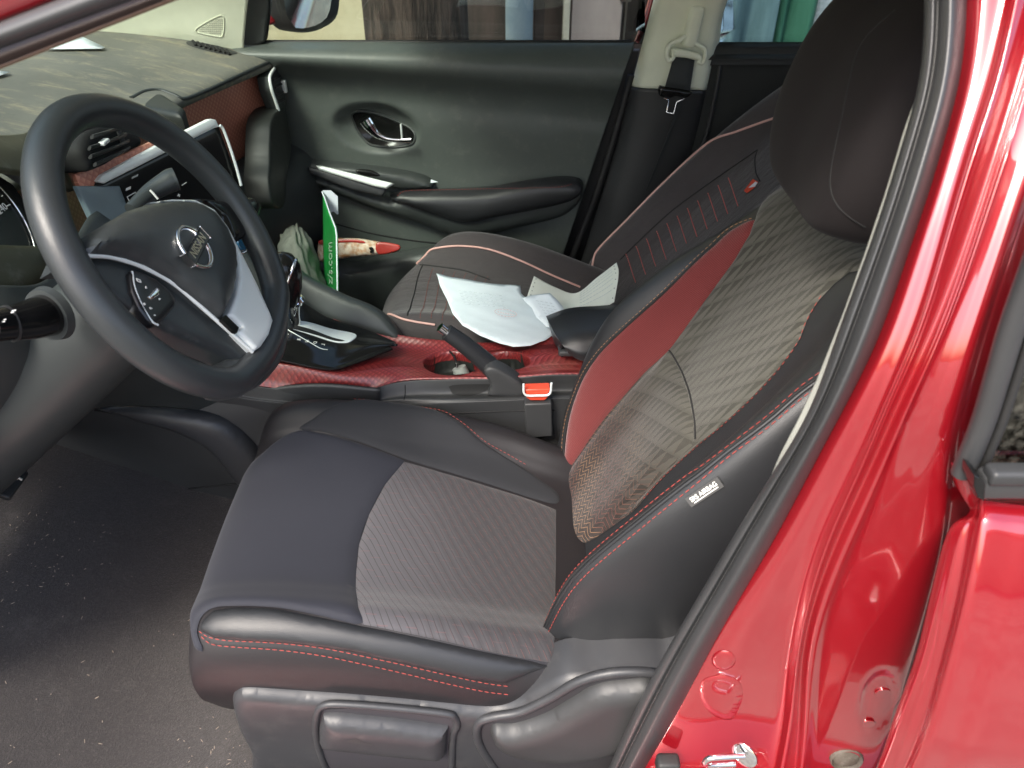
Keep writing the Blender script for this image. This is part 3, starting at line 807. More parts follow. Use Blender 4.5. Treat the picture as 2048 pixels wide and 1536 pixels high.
# console side in the footwell
fs = Surf([[P(u, v, y=y) for u, v, y in r] for r in [
 [(-100, 850, -.10), (60, 800, -.12), (250, 790, -.13), (420, 790, -.135), (620, 770, -.135), (760, 780, -.135)],
 [(-100, 900, -.10), (80, 850, -.11), (250, 830, -.14), (420, 850, -.15), (560, 850, -.14), (760, 850, -.13)],
 [(-100, 940, -.10), (80, 900, -.10), (250, 880, -.12), (420, 920, -.14), (560, 950, -.14), (760, 950, -.12)],
 [(-100, 960, -.10), (80, 940, -.10), (250, 960, -.10), (420, 985, -.11), (560, 1010, -.11), (760, 1060, -.1)],
 [(-100, 1000, -.12), (80, 1000, -.12), (250, 1020, -.12), (420, 1040, -.12), (560, 1060, -.12), (760, 1100, -.12)]]], 60, 70).face()
con = fs.mesh('centre_console', M['plastic'], car, .006)

# ---- centre console top -----------------------------------------------------
def rowsP(R, n=(70, 110)): return Surf([[P(u, v, y=y) for u, v, y in r] for r in R], *n).face()
CT = rowsP([
 [(395, 650, -.02), (560, 640, .02), (700, 640, .08), (790, 668, .06), (900, 682, .06), (1000, 684, .06), (1090, 668, .08), (1200, 650, .09)],
 [(395, 690, -.07), (560, 690, -.05), (690, 690, .0), (790, 695, .03), (900, 704, .03), (1000, 700, .03), (1090, 690, .03), (1200, 690, .03)],
 [(395, 712, -.105), (560, 722, -.10), (680, 735, -.09), (800, 725, -.05), (900, 735, -.03), (1000, 735, -.03), (1090, 722, -.03), (1200, 720, -.03)],
 [(395, 718, -.118), (550, 728, -.118), (690, 752, -.112), (800, 742, -.08), (900, 748, -.07), (1000, 748, -.07), (1100, 738, -.07), (1200, 738, -.07)],
 [(395, 728, -.128), (530, 758, -.128), (700, 782, -.122), (800, 757, -.1), (900, 754, -.095), (1000, 753, -.095), (1110, 745, -.095), (1200, 745, -.095)],
 [(395, 742, -.135), (520, 772, -.135), (690, 786, -.130), (800, 762, -.105), (900, 757, -.1), (1000, 756, -.1), (1110, 748, -.1), (1200, 748, -.1)]], (150, 260))
CT.dent(903, 727, 56, 24, .045, 9); CT.dent(1012, 722, 48, 19, .045, 9)
tt = CT.mesh('red_top_trim', M['scale'], None, .002); sub(con, tt)
for nm, c, w_, h_ in [('cup_holder', (908, 733), 42, 13), ('cup_holder', (1015, 727), 35, 10)]:
    sub(con, patch(nm, CT, [(c[0] + w_ * math.cos(a), c[1] + h_ * math.sin(a)) for a in np.linspace(0, 2 * math.pi, 20, endpoint=False)], M['end_dark'], None, .0015, 0, sm=True, step=.003))
# black lower side below the red trim, with the handbrake ledge
SD = rowsP([
 [(395, 744, -.136), (520, 774, -.136), (690, 788, -.131), (800, 764, -.106), (900, 759, -.101), (1000, 758, -.101), (1110, 750, -.101), (1250, 750, -.101)],
 [(395, 765, -.138), (520, 795, -.14), (690, 806, -.136), (800, 790, -.118), (900, 788, -.11), (1000, 786, -.105), (1110, 782, -.105), (1250, 782, -.105)],
 [(395, 775, -.138), (520, 800, -.142), (690, 812, -.138), (800, 803, -.130), (900, 801, -.135), (1000, 798, -.135), (1110, 794, -.135), (1250, 794, -.135)],
 [(395, 800, -.138), (520, 815, -.142), (690, 830, -.138), (800, 835, -.136), (900, 826, -.138), (1000, 822, -.138), (1110, 820, -.138), (1250, 820, -.138)],
 [(395, 900, -.128), (520, 900, -.132), (690, 910, -.128), (800, 920, -.126), (900, 930, -.128), (1000, 940, -.128), (1110, 960, -.128), (1250, 960, -.128)]])
sub(con, SD.mesh('console_side', M['plastic'], None, .004))
sub(con, patch('brake_slot', SD, [(905, 770), (985, 768), (980, 776), (940, 792), (910, 790), (901, 780)], M['dark'], None, .0008, 0, step=.01))
sub(con, piping('side_groove', SD, [(890, 827), (960, 824), (1060, 821), (1110, 820)], .0012, M['dark'], None, .0006, 20))
sub(con, piping('side_groove', SD, [(810, 770), (810, 790), (808, 800)], .0009, M['dark'], None, .0006, 20))
# footwell panel line
sub(con, piping('panel_seam', fs, [(190, 820), (280, 838), (350, 858), (410, 890), (450, 930), (480, 966)], .002, M['dark'], None, .001, 40))
sub(con, piping('panel_seam', fs, [(480, 966), (420, 972), (330, 980), (200, 974)], .002, M['dark'], None, .001, 30))
sub(con, patch('knee_pad', fs, [(200, 812), (280, 806), (400, 820), (470, 850), (520, 900), (540, 960), (484, 962), (452, 926), (412, 886), (350, 854), (280, 834)], M['trim_grey'], None, .003, .022, .035, skirt=.01, step=.012))

# gloss black gear panel
GP = rowsP([
 [(540, 585, .03), (600, 602, .05), (655, 634, .05), (735, 660, .04), (792, 684, .02)],
 [(540, 630, -.02), (600, 642, -.01), (662, 664, .0), (738, 675, .01), (793, 687, .005)],
 [(520, 670, -.08), (590, 678, -.07), (670, 695, -.05), (740, 690, -.03), (795, 688, -.01)],
 [(500, 700, -.115), (570, 712, -.11), (650, 728, -.105), (700, 722, -.08), (780, 692, -.02)],
 [(500, 712, -.12), (570, 722, -.12), (655, 738, -.115), (705, 727, -.09), (785, 696, -.03)]])
gp = GP.mesh('gear_panel', M['gloss'], None, .004); sub(con, gp)
sub(con, patch('side_cheek', Flat(P(650, 580, y=.105), (1, 0, 0), n=(0, -1, .55)), [(545, 505), (604, 548), (680, 588), (739, 612), (775, 638), (800, 680), (740, 668), (655, 644), (598, 614), (545, 600)], M['door_dark'], None, 0, .01, .02, skirt=.03))
sub(con, patch('gate_trim', GP, [(575, 640), (592, 642), (640, 652), (700, 666), (713, 674), (700, 684), (680, 686), (640, 676), (596, 662), (580, 655)], M['satin'], None, .0012, .0012, .002, skirt=.001, step=.006))
sub(con, patch('gate_slot', GP, [(570, 656), (600, 664), (640, 675), (676, 685), (688, 683), (640, 668), (600, 655), (580, 650)], M['dark'], None, .003, 0, step=.006))
sub(con, piping('gate_line', GP, [(575, 660), (610, 680), (640, 697), (655, 700)], .0007, M['satin'], None, .001, 20))
gx = (P(640, 687, y=-.07) - P(600, 679, y=-.07)).normalized()
for s, u, v in [('P', 574, 670), ('R', 598, 680), ('N', 614, 683), ('D', 630, 686), ('L', 646, 690)]:
    a = GP.inv(u, v); sub(con, text('gear_letter', s, V(GP.ev(*a)) + V(GP.nrm(*a)) * .0012, (0, -1, 0), (-1, 0, .1), .0095, M['white_ink'], None))
# gear lever
b0 = P(592, 655, y=-.02); b1 = P(590, 600, y=-.03)
lv = tube('gear_lever', [b0, (b0 + b1) / 2, b1], [.011, .009, .011], M['chrome'], car, 16)
kc = P(568, 562, y=-.06)
kn_ = lathe('lever_knob', kc + V((0, 0, -.05)), (.05, 0, 1), [(0, 0), (.014, .002), (.02, .012), (.0265, .035), (.03, .06), (.0285, .08), (.02, .096), (.008, .103), (0, .104)], M['gloss'], None, 32); sub(lv, kn_)
sub(lv, tube('knob_band', [kc + V((.027 * math.cos(a) * .9 + .003, .03 * math.sin(a), -.012 + .052 * max(0, math.cos(a)) ** 1)) for a in np.linspace(0, 2 * math.pi, 40, endpoint=False)], .003, M['chrome'], None, 8, closed=True))
sub(lv, lathe('lever_collar', b1 - V((0, 0, .004)), (0, 0, 1), [(0, -.004), (.015, -.003), (.018, .004), (.014, .01), (0, .012)], M['chrome'], None, 24))

# handbrake
hb = [P(1035, 800, y=-.085), P(1010, 765, y=-.085), P(975, 728, y=-.085), (P(930, 690, y=-.085)), P(893, 664, y=-.085)]
hbo = tube('handbrake', hb, [.021, .020, .0185, .0165, .0150], M['leather'], car, 20, res=30, squash=.85)
tip = P(880, 654, y=-.085); sub(hbo, tube('release_button', [P(893, 664, y=-.085), tip], [.0085, .0085], M['chrome'], None, 20))
sub(hbo, patch('brake_guard', Flat(P(1010, 790, y=-.118), (1, 0, 0), (0, .1, 1)), [(968, 742), (990, 735), (1040, 765), (1046, 792), (985, 792), (975, 788), (982, 770)], M['plastic'], None, 0, .004, .01, skirt=.03, step=.01))

# armrest lid
AR = rowsP([
 [(1092, 632, .09), (1140, 616, .09), (1215, 610, .09), (1300, 600, .09)],
 [(1096, 640, .04), (1140, 630, .04), (1215, 622, .04), (1300, 615, .04)],
 [(1110, 668, -.02), (1150, 665, -.03), (1215, 660, -.03), (1300, 650, -.03)],
 [(1125, 690, -.05), (1160, 700, -.06), (1215, 700, -.06), (1300, 690, -.06)],
 [(1140, 710, -.055), (1165, 722, -.065), (1215, 725, -.065), (1300, 720, -.065)]])
ar = AR.mesh('armrest', M['leather'], car, .05); bevel(ar, .022, 5, 30)
sub(con, box('armrest_latch', P(1132, 700, y=-.03), (.03, .03, .012), M['plastic'], None, .004))
# buckle
bk = P(1078, 800, y=-.145)
bu = plate('seatbelt_buckle', [P(u, v, y=-.13) for u, v in [(1048, 788), (1102, 786), (1104, 852), (1052, 856)]], (0, -.03, 0), M['plastic'], car, .003)
sub(bu, plate('release_button', [P(u, v, y=-.135) for u, v in [(1048, 766), (1100, 764), (1094, 784), (1088, 788), (1060, 788), (1053, 783)]], (0, -.02, 0), M['buckle_red'], None, .003))
sub(bu, tube('button_surround', [P(u, v, y=-.158) for u, v in [(1047, 768), (1050, 789), (1075, 791), (1099, 788), (1103, 766)]], .0022, M['satin'], None, 8, res=20))
sub(bu, box('buckle_stalk', P(1078, 880, y=-.14), (.02, .012, .09), M['dark'], None, .003))
box_ = box('seat_rail', P(1100, 935, y=-.2), (.1, .05, .012), M['steel'], None, .002)

# ---- far front door ----------------------------------------------------

ucol = [440, 520, 640, 760, 880, 1000, 1120, 1220, 1268]
def drow(vl, vr, y, cut=0.0, curve=0):
    out = []
    for u in ucol:
        f = (u - 440) / (1268 - 440); v = vl + (vr - vl) * f
        right = 1268 - max(0, v - 86) * .335
        uu = 440 + (right - 440) * f
        out.append(P(uu, v, y=y + cut * f))
    return out
DR = Surf([drow(80, 84, .725), drow(90, 90, .700), drow(96, 118, .670), drow(108, 148, .655), drow(120, 176, .660), drow(138, 204, .690), drow(168, 235, .702), drow(230, 270, .698),
           drow(300, 320, .70), drow(340, 350, .70), drow(400, 400, .695), drow(470, 460, .69), drow(560, 540, .69), drow(660, 640, .69)], 130, 150).face()
DR.dent(752, 256, 92, 52, .035, 3.0, .18)
door = DR.mesh('front_door', M['door'], car, .02); door['label'] = 'dark green grey inner door panel on the passenger side'
sub(door, box('door_shell', (.35, .772, .60), (2.5, .02, .68), M['rubber_dark'], None, .004))
# handle bowl and lever
sub(door, patch('handle_bowl', DR, [(703, 232), (722, 224), (760, 232), (800, 246), (826, 262), (829, 280), (815, 291), (780, 293), (742, 289), (722, 272)], M['gloss'], None, .002, 0, step=.012))
sub(door, tube('bowl_rim', surfpath(DR, [(703, 232), (712, 255), (726, 276), (745, 291), (785, 295), (818, 291), (830, 280), (827, 262), (800, 245), (760, 229), (722, 221), (708, 224)], 60, .001, closed=True)[0], .0035, M['door_dark'], None, 8, closed=True))
hp = [P(u, v, y=.672) for u, v in [(730, 240), (738, 252), (752, 268), (772, 278), (800, 281), (822, 281)]]
sub(door, tube('door_handle', hp, [.016, .0155, .010, .006, .005, .007], M['chrome'], None, 14, res=40, squash=.5, side=(0, 0, 1)))
sub(door, box('lock_tab', P(803, 262, y=.685), (.004, .012, .035), M['satin'], None, .001))
# armrest shelf assembly
sub(door, patch('armrest_base', DR, [(600, 328), (640, 340), (700, 358), (780, 384), (850, 378), (1000, 370), (1120, 352), (1165, 362), (1160, 395), (1130, 425), (1060, 447), (945, 471), (905, 469), (840, 445), (740, 412), (612, 358)], M['door_dark'], None, 0, .045, .03, skirt=.01, step=.012))
sub(door, patch('armrest_pad', DR, [(786, 388), (802, 376), (860, 372), (960, 370), (1040, 356), (1100, 348), (1150, 350), (1163, 364), (1150, 385), (1090, 405), (1000, 422), (935, 434), (880, 422)], M['leather'], None, .035, .032, .028, skirt=.01, step=.012))
sub(door, patch('pull_grip', DR, [(604, 320), (650, 320), (760, 332), (830, 344), (862, 356), (868, 372), (800, 376), (740, 362), (660, 345), (612, 334)], M['door_dark'], None, .003, .03, .018, skirt=.01, step=.01))
sub(door, patch('pull_strip', Flat(P(710, 350, y=.64), (1, 0, 0), n=(0, -1, .6)), [(632, 331), (645, 332), (788, 367), (772, 377), (750, 373), (638, 340)], M['satin'], None, 0, .004, .008, skirt=.01, step=.008, sm=False))
sub(door, patch('pull_strip_under', Flat(P(710, 355, y=.645), (1, 0, 0), n=(0, -1, .3)), [(616, 334), (636, 338), (774, 377), (765, 393), (700, 378), (620, 348)], M['trim_grey'], None, 0, .004, .008, skirt=.01, step=.008, sm=False))
sub(door, patch('window_switch', DR, [(716, 331), (740, 332), (760, 338), (764, 344), (740, 344), (720, 338)], M['gloss'], None, .030, .004, .004, skirt=.006, step=.005))
ap = Flat(P(980, 385, y=.622), (1, 0, 0), n=(0, -1, .5))
sub(door, stitches('armrest_stitching', ap, [(795, 392), (812, 382), (870, 380), (960, 378), (1060, 376), (1120, 374), (1150, 366)], M['red_thread'], None, .005, .003, .0007, .004))
# map pocket low on the door
sub(door, patch('door_pocket', DR, [(560, 470), (640, 490), (700, 520), (780, 505), (860, 490), (960, 478), (1060, 500), (1100, 560), (1080, 640), (560, 640)], M['door_dark'], None, .035, .03, .03, skirt=.03, step=.015))
sub(door, piping('panel_crease', DR, [(640, 440), (760, 470), (900, 488), (1040, 482)], .002, M['dark'], None, 0, 30))
gl = Surf([[P(u, v, y=y) for u in (520, 800, 1050, 1290)] for v, y in ((88, .735), (0, .70), (-120, .66), (-220, .6))], 10, 10).face()
sub(door, gl.mesh('window_glass', M['glass'], None, .003))
sub(door, tube('window_seal', [P(u, 86, y=.722) for u in (500, 700, 900, 1100, 1262)], .007, M['rubber_dark'], None, 8))
# paper scrap in the pull pocket
tag(plate('paper_scrap', [P(862, 359, y=.66), P(876, 364, y=.66), P(861, 366, y=.655)], (0, .001, 0), M['paper'], None), 'tiny white paper scrap tucked beside the door pull', 'paper scrap')
# door mirror

mf = Flat(P(610, 20, y=.93), (0, 0, 1), n=(1.15, -1, .12))
mir = sub(car, patch('door_mirror', mf, [(548, -50), (556, 20), (575, 55), (600, 66), (640, 60), (668, 38), (674, 0), (670, -60)], M['rubber_dark'], None, 0, .03, .03, skirt=.06, step=.015))

sub(mir, patch('mirror_glass', mf.up(.032), [(568, -60), (571, 20), (583, 45), (597, 57), (630, 52), (655, 34), (662, 0), (664, -60)], M['mirror'], None, 0, 0, step=.02))
sub(mir, patch('mirror_housing', mf.up(-.05), [(536, -60), (538, 40), (548, 48), (560, 40), (558, -60)], M['paint'], None, 0, .02, .02, skirt=.02, step=.015))
# sail panel (dark strip before the window) and pale windscreen pillar trim
sub(car, plate('mirror_sail', [P(u, v, y=.70) for u, v in [(478, 92), (492, -160), (556, -160), (538, 20), (530, 84), (500, 100)]], (0, .03, 0), M['door_dark'], None, .006))
pt = Surf([[P(u, v, y=y) for u, v, y in r] for r in [
 [(60, 0, .60), (240, -100, .62), (400, -160, .62), (520, -200, .64)],
 [(100, 40, .60), (260, 0, .625), (400, -30, .64), (505, -60, .66)],
 [(140, 70, .61), (300, 40, .635), (410, 20, .65), (495, 10, .67)],
 [(180, 90, .62), (340, 72, .645), (420, 80, .655), (488, 86, .675)],
 [(200, 120, .63), (350, 110, .66), (420, 120, .665), (488, 130, .68)]]], 40, 40).face()
pl = sub(car, pt.mesh('windscreen_pillar_trim', M['beige'], None, .01))
sub(pl, piping('speaker_rim', pt, [(391, 62), (398, 53), (433, 33), (446, 33), (448, 50), (445, 70), (436, 73), (400, 66)], .0007, M['beige'], None, .001, 40, True))
bm = bmesh.new()
for i in range(13):
    for j in range(11):
        u = 396 + i * 4; v = 32 + j * 3.8
        if inpoly(np.array([u, v]), np.array([(394, 61), (434, 36), (445, 37), (446, 50), (443, 68), (436, 70), (402, 63)])):
            a = pt.inv(u, v); c = V(pt.ev(*a)); nn = V(pt.nrm(*a)); tube_bm(bm, [c, c + nn * .0006], .0014, 5)
sub(pl, frombm('speaker_holes', bm, mat_plastic('hole_shadow', (.34, .34, .28), .8), None))

# ---- far B pillar, belt, rear door -------------------------------------
BP = Surf([[P(u, v, y=y) for u, v, y in r] for r in [
 [(1380, -260, .66), (1410, -260, .64), (1500, -260, .64), (1560, -260, .66), (1580, -260, .72)],
 [(1307, 0, .70), (1330, 0, .665), (1400, 0, .655), (1445, 0, .665), (1458, 0, .72)],
 [(1285, 85, .71), (1306, 85, .675), (1370, 85, .66), (1422, 85, .67), (1438, 85, .72)],
 [(1262, 172, .715), (1285, 176, .68), (1345, 178, .665), (1402, 180, .675), (1416, 180, .72)]]], 50, 40).face()
bpt = sub(car, BP.mesh('door_pillar_trim', M['beige'], None, .006))
BL = Surf([[P(u, v, y=y) for u, v, y in r] for r in [
 [(1258, 172, .718), (1282, 177, .682), (1345, 180, .667), (1402, 182, .677), (1416, 182, .73)],
 [(1235, 280, .72), (1262, 280, .69), (1310, 285, .675), (1372, 290, .69), (1400, 290, .74)],
 [(1200, 400, .72), (1235, 400, .69), (1280, 405, .68), (1335, 410, .70), (1370, 410, .75)],
 [(1150, 560, .72), (1190, 560, .69), (1230, 560, .68), (1280, 560, .70), (1310, 560, .75)],
 [(1110, 680, .72), (1150, 680, .69), (1190, 680, .68), (1230, 680, .70), (1260, 680, .75)]]], 60, 40).face()
bpl = sub(car, BL.mesh('lower_pillar_trim', M['plastic'], None, .006))
sub(bpt, plate('pillar_rebate', [P(u, v, y=.725) for u, v in [(1400, -260), (1310, 0), (1268, 150), (1285, 176), (1330, 0), (1420, -260)]], (0, .02, 0), M['rubber_dark'], None))
sub(bpl, tube('door_seal', [P(u, v, y=.715) for u, v in [(1262, 150), (1232, 260), (1195, 380), (1150, 500), (1105, 620)]], .009, M['rubber_dark'], None, 10, res=40))
sub(bpt, tube('red_frame_edge', [P(u, v, y=.74) for u, v in [(1370, -260), (1303, 0), (1288, 50), (1274, 84)]], .008, M['paint'], None, 8))
# belt height slider, loop, webbing, tongue
bpf = Flat(P(1380, 100, y=.645), (1, 0, 0), n=(0, -1, .05))
belt = sub(car, patch('seatbelt_webbing', bpf, [(1349, 108), (1390, 116), (1380, 182), (1330, 174)], M['belt'], None, 0, 0, sm=False, step=.02)); solid(belt, .0015)
sub(belt, patch('height_slider', bpf, [(1382, 18), (1392, 12), (1405, 14), (1408, 24), (1400, 60), (1392, 90), (1384, 96), (1366, 94), (1364, 84), (1372, 55)], M['beige'], None, .002, .012, .012, skirt=.03, step=.008))
loop = [(1370, 72), (1358, 80), (1342, 86), (1334, 96), (1333, 112), (1338, 120), (1346, 112), (1345, 100), (1352, 100), (1395, 110), (1397, 122), (1404, 124), (1409, 112), (1408, 98), (1398, 90), (1388, 84)]
sub(belt, tube('belt_loop', [V(bpf.ev(*bpf.inv(*p))) + V((0, -.006, 0)) for p in loop], .0055, M['beige'], None, 8, closed=True, res=90))
sub(belt, tube('loop_bar', [V(bpf.ev(*bpf.inv(*p))) + V((0, -.008, 0)) for p in [(1346, 104), (1372, 106), (1396, 112)]], .0085, M['beige'], None, 10))
sub(belt, patch('tongue_grip', bpf.up(.004), [(1320, 172), (1330, 174), (1380, 182), (1382, 188), (1370, 196), (1352, 192), (1338, 196), (1320, 192), (1317, 182)], M['gloss'], None, 0, .006, .006, skirt=.008, step=.008))
sub(belt, tube('tongue_plate', [V(bpf.ev(*bpf.inv(*p))) + V((0, -.008, 0)) for p in [(1326, 194), (1336, 198), (1332, 222), (1346, 225), (1352, 202), (1368, 195)]], .0016, M['chrome'], None, 8))
sub(belt, plate('lap_webbing', [P(1358, 205, y=.655), P(1368, 196, y=.655), P(1362, 215, y=.66), P(1302, 366, y=.665), P(1290, 385, y=.665), P(1330, 285, y=.66)], (0, .002, 0), M['belt'], None))
# rear door inner panel
RD = Surf([[P(u, v, y=y) for u, v, y in r] for r in [
 [(1405, 84, .725), (1500, 84, .725), (1700, 84, .725), (1950, 84, .725)],
 [(1405, 96, .70), (1500, 96, .70), (1700, 96, .70), (1950, 96, .70)],
 [(1400, 130, .685), (1500, 130, .685), (1700, 130, .685), (1950, 130, .685)],
 [(1380, 140, .70), (1480, 140, .70), (1700, 140, .70), (1950, 140, .70)],
 [(1340, 300, .71), (1450, 300, .71), (1700, 300, .71), (1950, 300, .71)],
 [(1260, 500, .72), (1450, 500, .72), (1700, 500, .72), (1950, 500, .72)]]], 60, 50).face()
rd = sub(car, RD.mesh('rear_door', mat_plastic('rear_door_plastic', (.022, .024, .023), .6), None, .02))
sub(rd, tube('door_edge', [P(u, v, y=.69) for u, v in [(1440, 130), (1432, 180), (1415, 260), (1400, 300), (1370, 360)]], .005, M['plastic'], None, 8, res=20))
g2 = Surf([[P(u, v, y=y) for u in (1440, 1600, 1800, 1990)] for v, y in ((86, .735), (0, .70), (-120, .66), (-220, .6))], 10, 10).face()
sub(rd, g2.mesh('window_glass', M['glass'], None, .003))

# ---------------------------------------------------------------- driver seat
def back_surf(yc, O, ang, secs, nr=130, nc=170):
    up = V((math.sin(ang), 0, math.cos(ang))); nn = V((-math.cos(ang), 0, math.sin(ang))); rows = []
    for (s, hw, b, th, c0) in secs:
        base = V(O) + up * s + V((0, yc, 0)); bf, bn = b if isinstance(b, tuple) else (b, b)
        def half(b): return [(0, -th), (.7, -th), (.95, -th * .75), (1.0, -th * .3), (1.0, b * .25), (.95, b * .85), (.85, b), (.74, b * .72), (.62, b * .15), (.45, -.006), (.2, -.008)]
        L = half(bf) + [(0, -.008)] + [(-a, c) for a, c in half(bn)[::-1]]
        rows.append([base + V((0, a * hw, 0)) + nn * (c + c0) for a, c in L])
    return Surf(rows, nr, nc)
def outward(S, inside):
    c = np.array(inside)
    if np.sum((S.G - c) * S.N, axis=2).mean() < 0: S.sign = -1.0
    return S
def capped(S, name, mat, parent):
    """close both row ends of a wrap-around surface"""
    o = S.mesh(name, mat, parent)
    bm = bmesh.new(); bm.from_mesh(o.data); bmesh.ops.remove_doubles(bm, verts=bm.verts, dist=1e-5)
    be = [e for e in bm.edges if e.is_boundary]
    bmesh.ops.holes_fill(bm, edges=be, sides=0); bmesh.ops.recalc_face_normals(bm, faces=bm.faces); bm.to_mesh(o.data); bm.free(); smooth(o.data); return o
YC = -.378
SECS = [(-.05, .18, (.01, .03), .10, -.01), (-.01, .205, (.025, .06), .12, 0), (.06, .225, (.05, .09), .125, 0), (.18, .236, (.082, .112), .125, 0), (.32, .238, (.100, .092), .12, 0),
        (.44, .230, (.072, .062), .11, 0), (.53, .212, (.036, .036), .10, 0), (.60, .19, .014, .085, -.002), (.645, .165, .006, .07, -.008), (.668, .14, .0, .05, -.025), (.675, .12, .0, .03, -.04)]
BS = outward(back_surf(YC, (.105, 0, .425), math.radians(25.6), SECS), (.27, YC, .72))
seat = None
def CZ(x): return float(np.interp(x, [-.44, -.40, -.30, -.15, 0, .1, .2], [.50, .545, .565, .54, .50, .468, .44]))
def cush_surf(yc, x0=0, bol=1.0, wid=1.0, rake=0, dz=0):
    cols = [(-.238, -.20), (-.262, -.12), (-.268, -.06), (-.262, -.018), (-.243, .012), (-.215, .022), (-.185, .010), (-.15, -.004), (-.08, -.014), (0, -.017), (.08, -.014), (.14, -.004), (.165, .010), (.19, .026), (.214, .026), (.232, .004), (.240, -.04), (.236, -.11), (.22, -.20)]
    R = [(-.30, .33, .0, .82), (-.385, .375, .12, .88), (-.425, .44, .35, .93), (-.438, .50, .65, .965), (-.418, .545, .9, .985), (-.37, .563, 1, 1), (-.28, .562, 1, 1), (-.15, .54, 1, 1), (-.03, .508, 1, 1), (.07, .478, 1, .98), (.16, .448, .9, .96)]
    rows = []
    for x, z, k, ws in R:
        rr = rake * max(0, (.0 - x) / .43) if x < 0 else 0
        bl = -.024 * min(1, max(0, (-.12 - x) / .28)) * (0 if rake else 1)
        rows.append([(x + x0 + bl * max(0, 1 - (dy / .25) ** 2) + rr * max(0, dy / .24 + .2) ** 2, yc + dy * wid * ws * (.93 if (x > .05 and dy > .1) else 1), z + dz + h * k * (bol if h > 0 else 1)) for dy, h in cols])
    return Surf(rows, 120, 140)
CS = outward(cush_surf(-.385), (-.1, -.385, .42))
seat = capped(CS, 'driver_seat', M['side_leather'], car)
seat['label'] = 'driver seat in black leather with grey patterned fabric and red side inserts'
back = sub(seat, capped(BS, 'backrest', M['leather'], None))
# fabric panels on the backrest
NEARSEAM = min(BS.La * 15.35 / 22, BS.inv(1330, 950)[0])
B0_ = BS.inv(1330, 950)[1]
def onback(pts): return [(min(q[0], NEARSEAM + max(0, q[1] - B0_ - .03) * 3), q[1]) for q in (BS.inv(*p) for p in pts)]
redp = [(1131, 945), (1131, 900), (1137, 850), (1150, 800), (1168, 755), (1195, 712), (1240, 665), (1300, 612), (1360, 555), (1420, 500), (1465, 462), (1510, 440), (1500, 470), (1470, 520), (1430, 575), (1390, 630), (1342, 696), (1290, 745), (1250, 790), (1215, 830), (1185, 870), (1155, 915)]
sub(seat, patch('red_insert', BS, redp, M['insert'], None, .0012, .004, .015, step=.007))
fab = [(1131, 947), (1155, 915), (1185, 870), (1215, 830), (1250, 790), (1290, 745), (1342, 696), (1390, 630), (1430, 575), (1470, 520), (1500, 470), (1512, 438), (1535, 400), (1560, 374), (1600, 360), (1660, 372), (1720, 420), (1760, 480), (1740, 540), (1700, 545), (1668, 570), (1640, 600), (1618, 632), (1612, 650), (1600, 680), (1560, 735), (1500, 800), (1440, 855), (1398, 888), (1330, 950), (1280, 1005), (1230, 1055), (1190, 1100), (1165, 1130), (1146, 1165), (1138, 1100), (1130, 1020)]
FP = fab
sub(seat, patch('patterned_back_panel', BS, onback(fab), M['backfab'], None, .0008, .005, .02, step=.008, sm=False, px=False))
# puffed lumbar part bounded by a curved edge
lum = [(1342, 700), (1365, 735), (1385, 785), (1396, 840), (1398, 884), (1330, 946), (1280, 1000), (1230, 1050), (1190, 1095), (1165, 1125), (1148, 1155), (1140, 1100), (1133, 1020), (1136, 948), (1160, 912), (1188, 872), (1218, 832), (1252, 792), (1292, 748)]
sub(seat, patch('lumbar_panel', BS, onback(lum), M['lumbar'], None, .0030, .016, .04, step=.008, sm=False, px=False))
sub(seat, piping('lumbar_edge_shade', BS, [(1342, 700), (1365, 735), (1385, 785), (1396, 840), (1398, 880)], .0014, M['dark_thread'], None, .0062, 40))  # dark line paints in the shading along the lumbar panel's edge
sub(seat, stitches('back_stitching', BS, [(1128, 945), (1126, 890), (1133, 840), (1147, 795), (1165, 750), (1192, 708), (1238, 660), (1298, 607), (1358, 550), (1418, 495), (1463, 457), (1512, 436)], M['tan_thread'], None, .005, .0028, .0006, .003))
sub(seat, piping('back_seam', BS, [(1131, 947), (1130, 890), (1137, 842), (1150, 798), (1168, 754), (1196, 711), (1242, 663), (1302, 609), (1362, 553), (1421, 498), (1465, 461)], .0018, M['dark_thread'], None, .002, 60))
sub(seat, stitches('edge_stitching', BS, [(1700, 538), (1665, 566), (1640, 600), (1612, 650), (1600, 682), (1562, 737), (1502, 802), (1440, 858), (1398, 892), (1330, 954), (1280, 1008)], M['red_thread'], None, .005, .004, .0005, .002))
sub(seat, stitches('side_stitching', BS, [(1640, 745), (1600, 775), (1540, 828), (1460, 890), (1400, 935), (1330, 985), ('m', 0, .15), ('m', 0, .07), ('m', 0, .02)], M['red_thread'], None, .006, .003, .0006, .001))
sub(seat, stitches('side_stitching', BS, [(1645, 765), (1600, 800), (1540, 852), (1460, 912), (1400, 962), (1330, 1018), ('m', 0, .15), ('m', 0, .07), ('m', 0, .01)], M['red_thread'], None, .006, .003, .0007, .001))
sub(seat, piping('side_seam', BS, [(1645, 755), (1600, 788), (1540, 840), (1460, 900), (1400, 948), (1330, 1001), ('m', 0, .15), ('m', 0, .07), ('m', 0, .01)], .0026, M['leather'], None, .0, 60))
sub(seat, piping('side_seam', BS, [(1645, 752), (1600, 784), (1540, 836), (1460, 897), (1400, 944), (1330, 997), ('m', 0, .15), ('m', 0, .07)], .0012, M['dark_thread'], None, .0028, 60))
